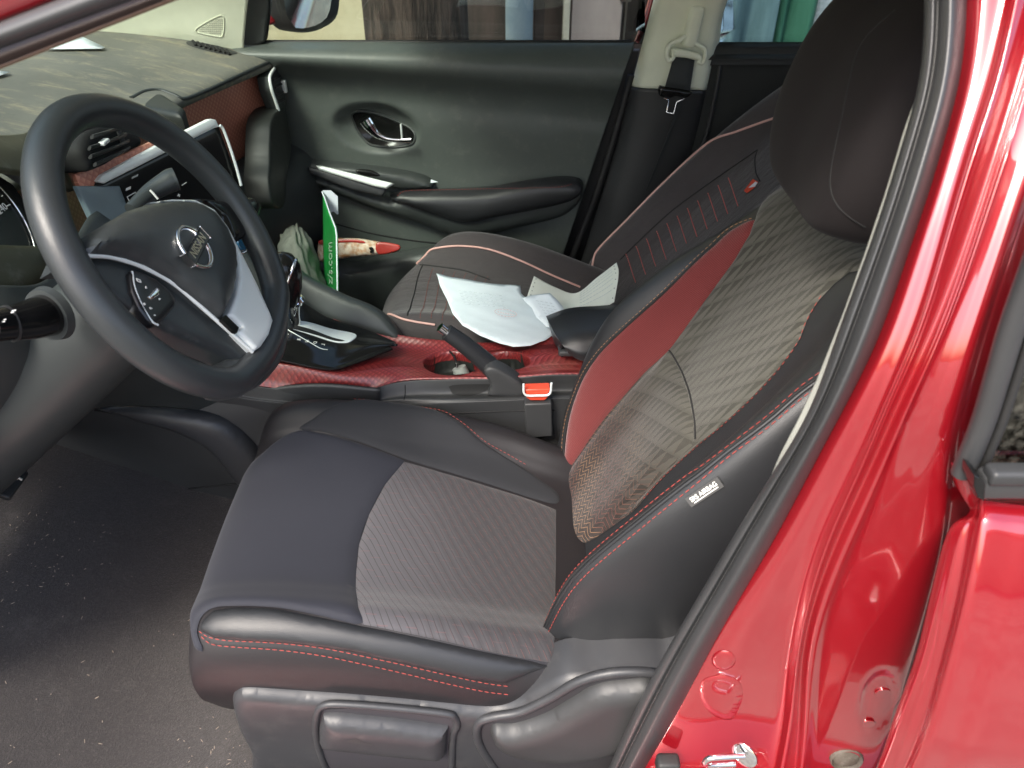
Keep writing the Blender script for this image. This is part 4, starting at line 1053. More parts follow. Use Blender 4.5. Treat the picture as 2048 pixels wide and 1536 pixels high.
# airbag tag
ta = [BS.inv(u, v) for u, v in [(1372, 996), (1436, 952), (1449, 970), (1384, 1012)]]
tp = [V(BS.ev(*a)) + V(BS.nrm(*a)) * .003 for a in ta]
tg = sub(seat, plate('airbag_tag', tp, V(BS.nrm(*ta[0])) * .0012, mat_plastic('tag_black', (.05, .05, .05), .6), None))
tc = sum(tp, V()) / 4 + V(BS.nrm(*ta[0])) * .0022; tx = tp[1] - tp[0]; ty = tp[0] - tp[3]
sub(tg, text('tag_text', 'SRS AIRBAG', tc + ty * .08, tx, ty, ty.length * .62, M['white_ink'], None, squeeze=tx.length / (ty.length * .62) / 6.6, bold=.0001))
sub(tg, tube('tag_line', [tc - ty * .28 - tx * .36, tc - ty * .28 + tx * .38], .0007, M['white_ink'], None, 4))
# fabric between cushion and back
sub(seat, patch('crease_band', Flat(P(1125, 1150, y=-.4), (0, 1, 0), n=(-.5, -.3, 1)), [(1106, 1020), (1136, 1016), (1142, 1100), (1142, 1180), (1118, 1330), (1104, 1330), (1108, 1150)], M['olive'], None, 0, .004, .01, skirt=.02, step=.01))
# cushion panels
sub(seat, patch('thigh_panel', CS, [(596, 862), (640, 866), (700, 882), (800, 918), (808, 924), (770, 970), (738, 1030), (718, 1090), (712, 1150), (716, 1215), (724, 1249), (640, 1232), (560, 1217), (480, 1213), (430, 1216), (404, 1235), (396, 1265), (408, 1300), (392, 1290), (383, 1230), (386, 1180), (405, 1100), (440, 1020), (480, 960), (530, 905)], M['thigh'], None, .0012, .006, .02, step=.009))
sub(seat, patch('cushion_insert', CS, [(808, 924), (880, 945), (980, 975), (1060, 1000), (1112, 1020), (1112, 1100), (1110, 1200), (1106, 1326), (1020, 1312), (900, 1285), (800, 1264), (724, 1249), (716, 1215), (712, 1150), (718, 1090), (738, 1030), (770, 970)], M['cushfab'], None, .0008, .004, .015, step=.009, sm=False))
sub(seat, patch('inner_bolster_cloth', CS, [(598, 858), (630, 835), (680, 808), (740, 797), (800, 796), (860, 808), (910, 840), (960, 880), (1020, 920), (1080, 960), (1116, 988), (1112, 1008), (1060, 996), (980, 970), (880, 940), (800, 915), (700, 878), (640, 863)], M['bolster_cloth'], None, .001, .004, .015, step=.009))
sub(seat, patch('outer_bolster', CS, [(404, 1262), (410, 1242), (432, 1222), (480, 1217), (560, 1221), (640, 1236), (724, 1253), (820, 1272), (940, 1298), (1060, 1322), (1096, 1332), (1060, 1345), (1010, 1364), (940, 1356), (800, 1324), (700, 1302), (600, 1288), (500, 1282), (430, 1275)], M['leather'], None, .0015, .010, .02, step=.009, sm=False))
sub(seat, stitches('cushion_stitching', CS, [(404, 1262), (420, 1272), (460, 1279), (560, 1284), (650, 1294), (760, 1316), (860, 1338), (960, 1360), (1030, 1370)], M['red_thread'], None, .006, .003, .0007, .0045))
sub(seat, stitches('cushion_stitching', CS, [(406, 1272), (424, 1286), (470, 1292), (560, 1298), (650, 1310), (760, 1333), (860, 1356), (960, 1378), (1020, 1386)], M['red_thread'], None, .006, .003, .0007, .003))
sub(seat, stitches('bolster_stitching', CS, [(700, 800), (760, 797), (820, 800), (870, 813), (920, 845), (970, 884), (1020, 912), (1060, 935)], M['red_thread'], None, .005, .003, .0006, .004))
# headrest
def hr_surf():
    c = V((.395, -.375, 1.165)); an = math.radians(14); up = V((math.sin(an), 0, math.cos(an))); nn = V((-math.cos(an), 0, math.sin(an))); rows = []
    for s, hw, t0, t1 in [(-.127, .03, .02, .02), (-.123, .07, .035, .035), (-.108, .105, .05, .045), (-.07, .128, .062, .052), (-.02, .138, .068, .054), (.04, .136, .066, .052), (.085, .122, .055, .045), (.115, .095, .038, .035), (.128, .06, .02, .02), (.131, .02, .01, .01)]:
        L = [(0, -t1), (.5, -t1), (.85, -t1 * .8), (1, -t1 * .2), (1, t0 * .35), (.93, t0 * .75), (.78, t0 * .96), (.4, t0 * 1.0), (0, t0 * .97)]
        L = L + [(-a, b) for a, b in L[-2::-1]]
        rows.append([c + up * s + V((0, a * hw, 0)) + nn * b for a, b in L])
    return outward(Surf(rows, 70, 100), c)
HS = hr_surf()
hr = sub(seat, capped(HS, 'headrest', M['head_cloth'], None))
sub(seat, piping('headrest_seam', HS, [(1790, 20), (1735, 70), (1712, 110), (1697, 170), (1680, 250), (1665, 320), (1660, 370), (1670, 405), (1695, 432), (1730, 455)], .0016, M['dark_thread'], None, -.0008, 60))
for dy in (-.06, .06): sub(seat, tube('headrest_post', [(.425, -.375 + dy, .97), (.43, -.375 + dy, 1.10)], .006, M['steel'], None, 12))

# plastic side trim with the two levers
SY = -.650
TF = Flat((0, SY, .4), (1, 0, 0), (0, 0, 1)); TF.n = V((0, -1, 0))
to = [(466, 1400), (474, 1378), (500, 1370), (600, 1378), (740, 1388), (900, 1402), (985, 1408), (1030, 1398), (1075, 1372), (1130, 1345), (1190, 1340), (1250, 1330), (1330, 1330), (1400, 1350), (1420, 1600), (560, 1640), (505, 1500), (480, 1450)]
trim = sub(seat, patch('side_trim', TF, to, M['trim_grey'], None, 0, .016, .02, skirt=.05, step=.011))
U1 = TF.up(.016)
def ring(nm, pts, r, m, S=U1, off=0, closed=False, res=60): return tube(nm, [V(S.ev(*S.inv(*p))) + V(S.nrm(0, 0)) * off for p in (crom(pts, res, closed))], r, m, None, 10, closed=closed)
sub(seat, patch('lever_pocket', U1, [(634, 1445), (645, 1418), (700, 1416), (800, 1424), (905, 1436), (910, 1450), (902, 1475), (900, 1600), (700, 1600), (650, 1520), (636, 1480)], mat_plastic('pocket_shadow', (.035, .033, .038), .6), None, .0006, 0, step=.02, sm=False))
sub(seat, ring('pocket_rim', [(700, 1600), (655, 1540), (634, 1480), (634, 1430), (650, 1410), (700, 1409), (800, 1417), (890, 1427), (908, 1434), (914, 1450), (905, 1480), (903, 1600)], .0052, M['trim_grey']))
hl = sub(seat, patch('height_lever', U1, [(648, 1424), (680, 1424), (800, 1436), (896, 1450), (892, 1500), (880, 1506), (760, 1494), (640, 1480), (640, 1450)], M['trim_grey'], None, .004, .018, .028, skirt=.012, step=.007, sm=False))
sub(hl, patch('worn_scrape', U1.up(.0225), [(692, 1483), (712, 1478), (725, 1484), (746, 1491), (715, 1488)], M['rubber'], None, 0, 0, step=.004))
sub(seat, patch('recline_recess', U1, [(958, 1460), (972, 1438), (1010, 1432), (1080, 1410), (1160, 1368), (1230, 1352), (1300, 1352), (1330, 1400), (1330, 1560), (1040, 1560), (980, 1520)], mat_plastic('recess_dark', (.028, .027, .03), .6), None, .0006, 0, step=.02))
sub(seat, ring('recess_rim', [(1040, 1600), (985, 1530), (956, 1480), (958, 1446), (985, 1434), (1040, 1424), (1100, 1396), (1160, 1362), (1230, 1345), (1310, 1347), (1360, 1370)], .0065, M['trim_grey']))
sub(seat, patch('recline_lever', U1, [(985, 1448), (1030, 1445), (1090, 1425), (1140, 1396), (1190, 1368), (1250, 1358), (1310, 1362), (1300, 1440), (1230, 1490), (1130, 1508), (1040, 1500), (990, 1478)], M['plastic'], None, .002, .022, .030, skirt=.01, step=.007))
sub(seat, ring('rail_foot', [(498, 1462), (494, 1480), (484, 1498), (474, 1505)], .007, M['steel'], TF, -.04, res=14))
adopt(box_, seat)

# ---------------------------------------------------------------- passenger seat with slip cover
PY = .35
SEC2 = [(-.05, .18, .02, .10, -.01), (-.01, .205, .03, .12, 0), (.06, .225, .045, .125, 0), (.18, .222, .05, .125, 0), (.32, .226, .05, .12, 0), (.44, .222, .045, .11, 0), (.56, .212, .035, .10, 0), (.66, .20, .02, .085, -.002), (.71, .17, .01, .07, -.01), (.735, .14, .0, .05, -.03), (.745, .12, .0, .03, -.045)]
BP2 = outward(back_surf(PY, (.215, 0, .42), math.radians(40), SEC2, 110, 140), (.45, PY, .65))
CP2 = outward(cush_surf(PY - .02, .135, .8, .87, rake=.10, dz=-.012), (.0, PY, .40))
ps = box('passenger_seat', (.02, PY, .33), (.5, .40, .10), M['plastic'], car, .03)
hs2 = hr_surf()
pc = tag(empty('seat_cover', (.02, PY, .45)), 'dark grey padded seat cover with pink piping on the passenger seat', 'seat cover')
cb = capped(CP2, 'cushion_cover', M['cover'], pc); bb = capped(BP2, 'backrest_cover', M['cover'], pc)
sub(cb, piping('piping', CP2, [(820, 527), (845, 508), (880, 496), (930, 493), (980, 500), (1040, 522), (1100, 550), (1160, 575)], .0026, M['piping'], None, .002, 60))
sub(cb, piping('piping', CP2, [(777, 630), (800, 637), (830, 644), (870, 650)], .0026, M['piping'], None, .002, 30))
sub(cb, piping('cover_seam', CP2, [(840, 530), (880, 534), (930, 542), (980, 560)], .0016, M['dark_thread'], None, .0008, 30))
sub(cb, piping('cover_seam', CP2, [(846, 530), (832, 570), (822, 610), (815, 632)], .0014, M['dark_thread'], None, .0008, 30))
for k in range(6):
    u0 = 866 + k * 22; sub(cb, stitches('quilt_stitching', CP2, [(u0, 538 + k * 3), (u0 - 12, 580), (u0 - 26, 645)], mat_plastic('dull_red_thread', (.2, .055, .045), .8) if k == 0 else bpy.data.materials['dull_red_thread'], None, .004, .003, .0009, .001))
sub(bb, piping('piping', BP2, [(1184, 545), (1188, 520), (1200, 480), (1222, 440), (1255, 400), (1300, 360), (1350, 325), (1410, 292), (1470, 265), (1540, 240), (1590, 225)], .0028, M['piping'], None, .002, 80))
sub(bb, piping('cover_seam', BP2, [(1240, 520), (1280, 480), (1340, 425), (1400, 380), (1450, 345), (1515, 300)], .0014, M['dark_thread'], None, .0008, 40))
sub(bb, piping('cover_seam', BP2, [(1515, 300), (1510, 320), (1512, 345), (1520, 362)], .0012, M['dark_thread'], None, .0008, 20))
for k in range(11):
    u0 = 1252 + k * 20.5; v0 = 508 - k * 15.2
    sub(bb, stitches('quilt_stitching', BP2, [(u0, v0), (u0 + 10, v0 + 28), (u0 + 20, v0 + 58)], M['quilt'], None, .004, .002, .0013, .001))
tgp = [BP2.inv(u, v) for u, v in [(1490, 384), (1508, 360), (1518, 366), (1512, 376), (1496, 388)]]
sub(bb, plate('red_white_tag', [V(BP2.ev(*a)) + V(BP2.nrm(*a)) * .003 for a in tgp], V(BP2.nrm(*tgp[0])) * .001, M['buckle_red'], None))
sub(bb, plate('tag_white_half', [V(BP2.ev(*a)) + V(BP2.nrm(*a)) * .0045 for a in [BP2.inv(u, v) for u, v in [(1500, 378), (1514, 366), (1518, 368), (1513, 376)]]], V(BP2.nrm(*tgp[0])) * .0008, M['white_card'], None))
sub(cb, tube('elastic_loop', [P(738, 650, y=.12), P(748, 643, y=.13), P(762, 640, y=.14), P(764, 655, y=.13)], .006, M['cover'], None, 8, res=20))
sub(cb, box('hook_clip', P(752, 655, y=.115), (.03, .01, .022), M['gloss'], None, .002))
# ruffle between the two covers
bm = bmesh.new(); random.seed(8); pts = []
for k in range(60):
    u = 1085 + k * 1.9; v = 556 + k * .1; p = P(u, v, y=.52 - k * .001); pts.append(p + V((0, random.uniform(-.004, .004), random.uniform(-.006, .006))))
tube_bm(bm, pts, .007, 7); sub(cb, frombm('ruffle', bm, M['head_cloth'], None))

# ---------------------------------------------------------------- steering wheel
WC = V((-.3973, -.3929, 1.005)); WT = .4864; WR = .1922 - .0185
wb = V((-math.sin(WT), 0, math.cos(WT))); wa = V((0, 1, 0)); wn_ = V((math.cos(WT), 0, math.sin(WT)))
WF = Flat(WC, wa, wb); WF.n = wn_
ph = np.linspace(0, 2 * math.pi, 120, endpoint=False); rim = []
for a in ph:
    x, y = WR * math.cos(a), WR * math.sin(a)
    if y < -.80 * WR: y = -.80 * WR + (y + .80 * WR) * .55
    rim.append(WC + wa * x + wb * y)
wheel = tube('steering_wheel', rim, .0188, M['rim'], car, 20, closed=True); wheel['label'] = 'black flat bottomed steering wheel with silver lower trim'
def wp(nm, pts, mat, h, puff, wid, skirt=.02, step=.006, sm=False, par=None):
    o = patch(nm, WF.up(h), pts, mat, None, 0, puff, wid, skirt=skirt, step=step, sm=sm); sub(par or wheel, o); return o
hubpts = [(166, 508), (178, 478), (206, 450), (250, 424), (300, 408), (345, 402), (385, 404), (420, 425), (448, 462), (466, 505), (470, 545), (462, 590), (446, 630), (440, 640), (400, 608), (340, 560), (290, 532), (250, 518), (215, 511)]
wp('airbag_cover', hubpts, M['hub'], .014, .022, .05, .06, .007)
wp('spoke_left', [(160, 512), (215, 514), (250, 522), (290, 537), (345, 568), (420, 632), (510, 706), (545, 730), (530, 752), (470, 735), (440, 716), (330, 668), (300, 652), (240, 620), (180, 580), (150, 545)], M['hub'], -.008, .012, .012, .02, .007)
wp('spoke_right', [(350, 400), (400, 398), (455, 405), (500, 395), (520, 415), (505, 460), (480, 480), (462, 490), (440, 440), (410, 415)], M['gloss'], -.006, .008, .01, .02, .006)
wp('lower_spoke', [(440, 738), (448, 720), (500, 712), (530, 700), (556, 640), (570, 660), (560, 720), (520, 770), (470, 790), (430, 780)], M['hub'], -.006, .012, .014, .02, .007, sm=True)
SLV = [(296, 406), (340, 400), (386, 401), (424, 420), (452, 456), (480, 510), (510, 570), (536, 628), (542, 645), (534, 672), (518, 696), (508, 702), (498, 692), (470, 664), (478, 655), (452, 632), (468, 592), (473, 555), (469, 512), (452, 470), (424, 432), (388, 409), (345, 405)]
wp('silver_trim', SLV, M['satin'], .014, .005, .004, .03, .005)
wp('trim_slot', [(446, 634), (452, 630), (478, 655), (474, 666), (468, 664), (443, 640)], M['gloss'], .020, 0, 1, .004, .005)
sub(wheel, tube('trim_line', [V(WF.up(.012).ev(*WF.up(.012).inv(*p))) + wn_ * .0 for p in crom([(168, 511), (215, 513), (252, 522), (290, 536), (345, 566), (400, 612), (450, 656), (505, 704)], 50)], .0026, M['satin'], None, 8))
# switch pad
wp('switch_pad', [(254, 548), (262, 541), (280, 545), (310, 560), (335, 582), (349, 602), (346, 615), (325, 640), (305, 654), (296, 648), (275, 620), (260, 585)], M['pad_black'], .006, .004, .005, .01, .005)
wp('switch_roller', [(294, 594), (312, 575), (320, 582), (318, 590), (303, 600)], M['chrome'], .011, .002, .002, .002, .002)
sub(wheel, tube('switch_surround', [V(WF.ev(*WF.inv(*p))) + wn_ * .009 for p in crom([(252, 550), (256, 580), (270, 615), (290, 648), (304, 657)], 30)], .0012, M['satin'], None, 6))
S9 = WF.up(.0115); bm = bmesh.new()
def mk(u, v, du, dv, r=.0006): dash_mark(bm, S9, u, v, du, dv, r, 0)
mk(273, 557, 7, 3); mk(280, 560, 2, 5); mk(282, 565, -7, -3); mk(275, 562, -2, -5)
for a in [(286, 607, 5, 2), (289, 606, -1, 4), (299, 615, 5, 2), (299, 615, 3, 3), (308, 630, 3, 1), (291, 576, 3, 0), (291, 576, 1, -3), (318, 597, 3, 1), (318, 597, 1, 3)]: mk(*a)
sub(wheel, frombm('switch_symbols', bm, M['white_ink'], None))
# emblem
ec = WF.up(.037).inv(389, 495); E0 = WC + wa * ec[0] + wb * ec[1] + wn_ * .037
er = .0235; tlt = math.radians(4)
ea = wa * math.cos(tlt) + wb * math.sin(tlt); eb = wb * math.cos(tlt) - wa * math.sin(tlt)
em = tube('emblem_ring', [E0 + ea * er * 1.0 * math.cos(a) + eb * er * 1.06 * math.sin(a) for a in np.linspace(0, 2 * math.pi, 60, endpoint=False)], .0032, M['chrome'], None, 12, closed=True, squash=.8); sub(wheel, em)
sub(wheel, box('emblem_bar', E0 + wn_ * .002, (.060, .0165, .005), M['chrome'], None, .0015, ax=(ea, eb, wn_)))
sub(wheel, box('emblem_bar_face', E0 + wn_ * .0042, (.057, .0140, .002), M['door_dark'], None, .0005, ax=(ea, eb, wn_)))
sub(wheel, text('emblem_letters', 'NISSAN', E0 + wn_ * .0054, ea, eb, .0140, M['chrome'], None, .0004, .95, bold=.0002))
# column shroud and stalks
col = sub(car, tube('steering_column', [WC - wn_ * .03 - wb * .01, WC - wn_ * .09 - wb * .02, WC - wn_ * .17 - wb * .035, WC - wn_ * .6 - wb * .12], [.045, .062, .068, .08], M['knee'], None, 28, res=24))
w1 = tube('wiper_stalk', [P(262, 420, y=-.28), P(300, 386, y=-.24), P(340, 362, y=-.215), P(352, 358, y=-.21)], [.009, .012, .0155, .0155], M['hub'], None, 18, res=20); sub(col, w1)
sub(col, tube('stalk_marks', [P(300, 380, y=-.262), P(306, 386, y=-.262), P(316, 398, y=-.262)], .0014, M['white_ink'], None, 5))
sk = tube('indicator_stalk', [P(100, 628, y=-.50), P(60, 640, y=-.53), P(15, 648, y=-.555), P(-30, 655, y=-.58)], [.024, .021, .0175, .0165], M['gloss'], None, 24, res=24); sub(col, sk)
sub(col, tube('stalk_collar', [P(105, 626, y=-.497), P(92, 631, y=-.505)], [.031, .029], M['knee'], None, 28))
sub(col, tube('stalk_band', [P(22, 647, y=-.551), P(17, 648, y=-.553)], [.0195, .0195], M['rubber_dark'], None, 24))
bm = bmesh.new()
for a in [((24, 622), (32, 620)), ((8, 640), (12, 638)), ((2, 644), (10, 643)), ((22, 625), (28, 624))]:
    tube_bm(bm, [P(*a[0], y=-.575), P(*a[1], y=-.575)], .0007, 4)
sub(col, frombm('stalk_symbols', bm, M['white_ink'], None))
sb = P(478, 485, y=-.10)
bt = sub(car, lathe('start_button', sb, (1, -.45, .3), [(0, .012), (.012, .012), (.0135, .009), (.0135, 0)], M['blue_knob'], None, 32)); sub(bt, tube('button_ring', [sb + V((.004, -.002, 0)) + (V((0.41, .9, 0)) * math.cos(a) + V((-.2, .1, .95)) * math.sin(a)).normalized() * .0155 for a in np.linspace(0, 6.283, 40, endpoint=False)], .0022, M['chrome'], None, 8, closed=True))
# brake pedal at the left edge
pd = sub(car, box('brake_pedal', P(8, 962, y=-.35), (.05, .06, .012), M['rubber_dark'], None, .004, ax=((.8, 0, -.5), (0, 1, 0), (.5, 0, .8))))
bm = bmesh.new()
for k in range(4): a = P(-6 + k * 8, 952 + k * 2, y=-.36) + V((.01, 0, .01)); tube_bm(bm, [a, a + V((.01, .0, -.012))], .002, 6)
sub(pd, frombm('pedal_ribs', bm, M['steel'], None))

# ---------------------------------------------------------------- near body side
VR = [-200, 0, 150, 250, 375, 500, 650, 756, 847, 938, 1066, 1190, 1314, 1438, 1536, 1700]
def col_(pts, y, y2=None):
    vs = [p[0] for p in pts]; us = [p[1] for p in pts]
    return [P(float(np.interp(v, vs, us)) if v >= vs[0] else us[0], v, y=(y if y2 is None else float(np.interp(v, [-200, 900, 1700], [y2, y, y])))) for v in VR]
def colx(pts):
    vs = [p[0] for p in pts]; us = [p[1] for p in pts]; out = []
    for v in VR:
        if v < vs[0]: out.append(us[0] + (us[1] - us[0]) / (vs[1] - vs[0]) * (v - vs[0]))
        elif v > vs[-1]: out.append(us[-1] + (us[-1] - us[-2]) / (vs[-1] - vs[-2]) * (v - vs[-1]))
        else: out.append(float(np.interp(v, vs, us)))
    return out
def Yv(v, y): return y + .14 * max(0, (820 - v) / 900) ** 1.3
def colP(pts, y): return [P(u, v, y=Yv(v, y)) for u, v in zip(colx(pts), VR)]
sealL = [(0, 1850), (100, 1853), (150, 1843), (250, 1815), (375, 1778), (500, 1737), (650, 1680), (756, 1645), (847, 1607), (938, 1550), (1066, 1469), (1190, 1399), (1314, 1324), (1438, 1260), (1536, 1217)]
sealR = [(0, 1936), (60, 1938), (150, 1923), (250, 1896), (375, 1862), (500, 1817), (650, 1769), (756, 1719), (847, 1671), (938, 1622), (1066, 1556), (1190, 1482), (1314, 1411), (1438, 1349), (1536, 1289)]
c1 = [(0, 2017), (150, 1985), (300, 1935), (500, 1878), (650, 1833), (847, 1746), (938, 1705), (1066, 1640), (1190, 1598), (1314, 1573), (1438, 1560), (1536, 1540)]
c2 = [(0, 2032), (150, 2000), (300, 1948), (500, 1888), (650, 1844), (847, 1757), (938, 1722), (1066, 1660), (1190, 1620), (1314, 1592), (1438, 1585), (1536, 1565)]
c3 = [(0, 2085), (300, 1995), (500, 1928), (650, 1872), (847, 1780), (938, 1742), (1066, 1680), (1190, 1632), (1314, 1602), (1438, 1600), (1536, 1590)]
c4 = [(0, 2100), (300, 2008), (500, 1942), (650, 1890), (847, 1800), (938, 1762), (1066, 1705), (1190, 1650), (1314, 1618), (1438, 1614), (1536, 1604)]
c5 = [(0, 2190), (300, 2075), (500, 2010), (650, 1958), (847, 1896), (938, 1880), (1066, 1885), (1190, 1850), (1314, 1818), (1438, 1780), (1536, 1748)]
c6 = [(0, 2205), (300, 2095), (500, 2030), (650, 1982), (847, 1930), (938, 1915), (1066, 1900), (1190, 1866), (1314, 1835), (1438, 1792), (1536, 1758)]
def ins(pts, d): return [(v, u + d) for v, u in pts]
def mid(a, b, k):
    A, B = colx(a), colx(b); return [(v, x + (y - x) * k) for v, x, y in zip(VR, A, B)]
colsS = [(ins(sealR, -40), -.690), (ins(sealR, -14), -.702), (ins(sealR, 4), -.712), (mid(sealR, c1, .35), -.722), (mid(sealR, c1, .8), -.726), (c1, -.730), (c2, -.742), (mid(c2, c3, .6), -.738), (c3, -.736), (c4, -.746), (mid(c4, c5, .15), -.744), (mid(c4, c5, .5), -.746), (c5, -.750), (c6, -.742), (ins(c6, 60), -.735)]
CC = [colP(p, y) for p, y in colsS]
PS = Surf([[CC[j][i] for j in range(len(CC))] for i in range(len(VR))], 130, 150).face().relax(40)
PS.dent(1760, 1405, 40, 66, .006, 6, .2)
pil = sub(car, PS.mesh('door_pillar', M['paint'], None, .004)); pil['label'] = 'red painted pillar of the open driver doorway'
# pressed shapes in the pillar
sub(pil, patch('pressed_boss', PS, [(1447 + 24 * math.cos(t), 1320 + 20 * math.sin(t)) for t in np.linspace(0, 6.283, 14, endpoint=False)], M['paint'], None, .0004, .0022, .006, step=.003))
sub(pil, patch('pressed_boss', PS, [(1404, 1362), (1440, 1350), (1472, 1358), (1486, 1384), (1476, 1420), (1458, 1440), (1422, 1426), (1402, 1396)], M['paint'], None, .0004, .0018, .006, step=.003))
for u, v in [(1765, 1385), (1735, 1447)]: sub(pil, tube('panel_bolt', [V(PS.ev(*PS.inv(u, v))), V(PS.ev(*PS.inv(u, v))) + V((0, -.0015, 0))], .0085, M['paint'], None, 24))
sub(pil, lathe('rubber_plug', PS.ev(*PS.inv(1692, 1515)), (-.1, -1, .2), [(0, .004), (.012, .004), (.016, .001), (.0185, .006), (.02, .004), (.02, 0)], mat_plastic('plug_rubber', (.09, .075, .06), .6, dust=.4), None, 36))
st = P(1488, 1512, y=-.775)
sk_ = sub(pil, tube('latch_striker', [st, st + V((-.030, -.003, .003)), st + V((-.042, -.003, .0)), st + V((-.044, -.002, -.014)), st + V((-.034, 0, -.022)), st + V((-.006, .002, -.024))], .0036, M['chrome'], None, 12, res=30))
sub(sk_, lathe('striker_washer', st + V((.003, .004, -.006)), (-.6, -.7, .2), [(0, .003), (.012, .003), (.0155, .0015), (.016, 0), (.012, -.002)], M['chrome'], None, 30))
sub(pil, box('rubber_bumper', P(1335, 1528, y=-.735), (.03, .02, .025), M['rubber_dark'], None, .005))
# weatherstrip
wsm = [(v, (a + b) / 2) for v, a, b in zip([p[0] for p in sealL], colx(sealL)[1:], [np.interp(p[0], [q[0] for q in sealR], [q[1] for q in sealR]) for p in sealL])]
SLc = [(ins(sealL, 6), -.672), (ins(sealL, 0), -.692), (ins(sealL, 4), -.708), (mid(sealL, sealR, .22), -.716), (mid(sealL, sealR, .32), -.711), (mid(sealL, sealR, .40), -.718), (mid(sealL, sealR, .62), -.728), (mid(sealL, sealR, .85), -.724), (ins(sealR, 1), -.712), (ins(sealR, -6), -.69)]
CC = [colP(p, y) for p, y in SLc]
WS = Surf([[CC[j][i] for j in range(len(CC))] for i in range(len(VR))], 130, 60).face().relax(40)
sub(car, WS.mesh('weatherstrip', M['rubber'], None, .003))
# pale inner pillar trim strip
tl = [(-200, 1866), (0, 1866), (120, 1860), (250, 1810), (375, 1773), (500, 1731), (625, 1686), (756, 1634), (847, 1592), (900, 1563), (948, 1543)]
tr = [(-200, 1880), (0, 1880), (120, 1870), (250, 1822), (375, 1785), (500, 1744), (625, 1696), (756, 1650), (847, 1612), (900, 1580), (952, 1543)]
n_ = 30; vv = np.linspace(-150, 948, n_)
L_ = [P(float(np.interp(v, [a[0] for a in tl], [a[1] for a in tl])), v, y=Yv(v, -.675)) for v in vv]
R_ = [P(float(np.interp(v, [a[0] for a in tr], [a[1] for a in tr])), v, y=Yv(v, -.69)) for v in vv]
sub(car, Surf([[L_[i], (L_[i] + R_[i]) / 2, R_[i]] for i in range(n_)], 60, 8).face().mesh('inner_pillar_trim', M['strip'], None, .002))

# rear door on the near side
VD = [1000, 1012, 1030, 1060, 1190, 1314, 1438, 1536, 1750]
fl0 = [(1000, 1945), (1040, 1930), (1060, 1896), (1100, 1888), (1190, 1862), (1314, 1833), (1438, 1788), (1536, 1755), (1750, 1660)]
fl1 = [(1000, 1950), (1040, 1944), (1060, 1918), (1100, 1908), (1190, 1888), (1314, 1862), (1438, 1820), (1536, 1785), (1750, 1690)]
fl2 = [(1000, 1956), (1040, 1952), (1060, 1940), (1100, 1932), (1190, 1916), (1314, 1886), (1438, 1850), (1536, 1812), (1750, 1715)]
fl3 = [(1000, 1968), (1040, 1966), (1060, 1962), (1100, 1956), (1190, 1934), (1314, 1902), (1438, 1866), (1536, 1828), (1750, 1730)]
def cD(pts, y, k=0.0):
    return [P(float(np.interp(v, [a[0] for a in pts], [a[1] for a in pts])) , v, y=y - (k + .07) * min(1, max(0, (v - 1005) / 500)) ** .6) for v in VD]
base = cD(fl3, -.785, .01)
def skin(dx, dy):
    return [p + V((dx, dy - .012 * math.sin(min(1, max(0, (1.03 - p.z) / .5)) * math.pi / 2) * min(dx * 8, 1), 0)) for p in base]
CC = [cD(fl0, -.735), cD(fl0, -.762), cD(fl1, -.772, .003), cD(fl2, -.776, .006), base, skin(.02, -.004), skin(.06, -.008), skin(.2, -.012), skin(.6, -.012), skin(1.1, -.005)]
RS = Surf([[CC[j][i] for j in range(len(CC))] for i in range(len(VD))], 70, 120).face().relax(8)
rdo = sub(car, RS.mesh('rear_door', M['paint'], None, .004)); rdo['label'] = 'closed red rear door beside the driver doorway'
sub(rdo, patch('door_frame_panel', Flat(P(1990, 900, y=-.775), (1, 0, 0), n=(0, -1, 0)), [(1948, 1030), (1930, 1000), (1925, 960), (2400, 960), (2400, 1030)], M['paint'], None, 0, .004, .01, skirt=.02, step=.05, sm=False))
sub(rdo, box('belt_moulding', P(1966, 984, y=-.80) + V((.5, .01, 0)), (1.0, .016, .024), M['rubber'], None, .004))
sub(rdo, box('belt_moulding_lip', P(1962, 952, y=-.795) + V((.5, .002, .0)), (.99, .016, .014), M['plastic'], None, .004))
sub(rdo, plate('moulding_end', [P(u, v, y=-.805) for u, v in [(1950, 952), (1962, 958), (1972, 970), (1970, 1003), (1956, 996), (1948, 975)]], (0, .02, 0), M['gloss'], None, .001))
wl = [(300, 2130), (400, 2096), (500, 2060), (650, 2006), (756, 1975), (847, 1946), (944, 1906)]
wr = [(300, 2165), (400, 2135), (500, 2102), (650, 2046), (756, 2012), (847, 1984), (950, 1945)]
pp = [(P((a[1] + b[1]) / 2, a[0], y=-.775)) for a, b in zip(wl, wr)]
sub(rdo, tube('window_seal', [pp[0] + (pp[0] - pp[1]) * 1.2] + pp, .0105, M['rubber'], None, 16, res=50, squash=.8))
o_ = pp[-1] + V((.008, .012, -.012)); t_ = pp[0] + (pp[0] - pp[1]) * 1.2 + V((.008, .012, 0))
sub(rdo, plate('window_glass', [o_, o_ + V((1.0, 0, 0)), V((o_.x + 1.0, t_.y, t_.z)), t_], (0, .004, 0), M['glass_dirty'], None))
sub(rdo, tube('glass_channel', [p + V((.013, -.002, 0)) for p in pp], .0035, M['rubber_dark'], None, 8))
rp = [P(u, v, y=-.77) for u, v in [(2000, 300), (1950, 700), (1910, 900), (1925, 1000)]]

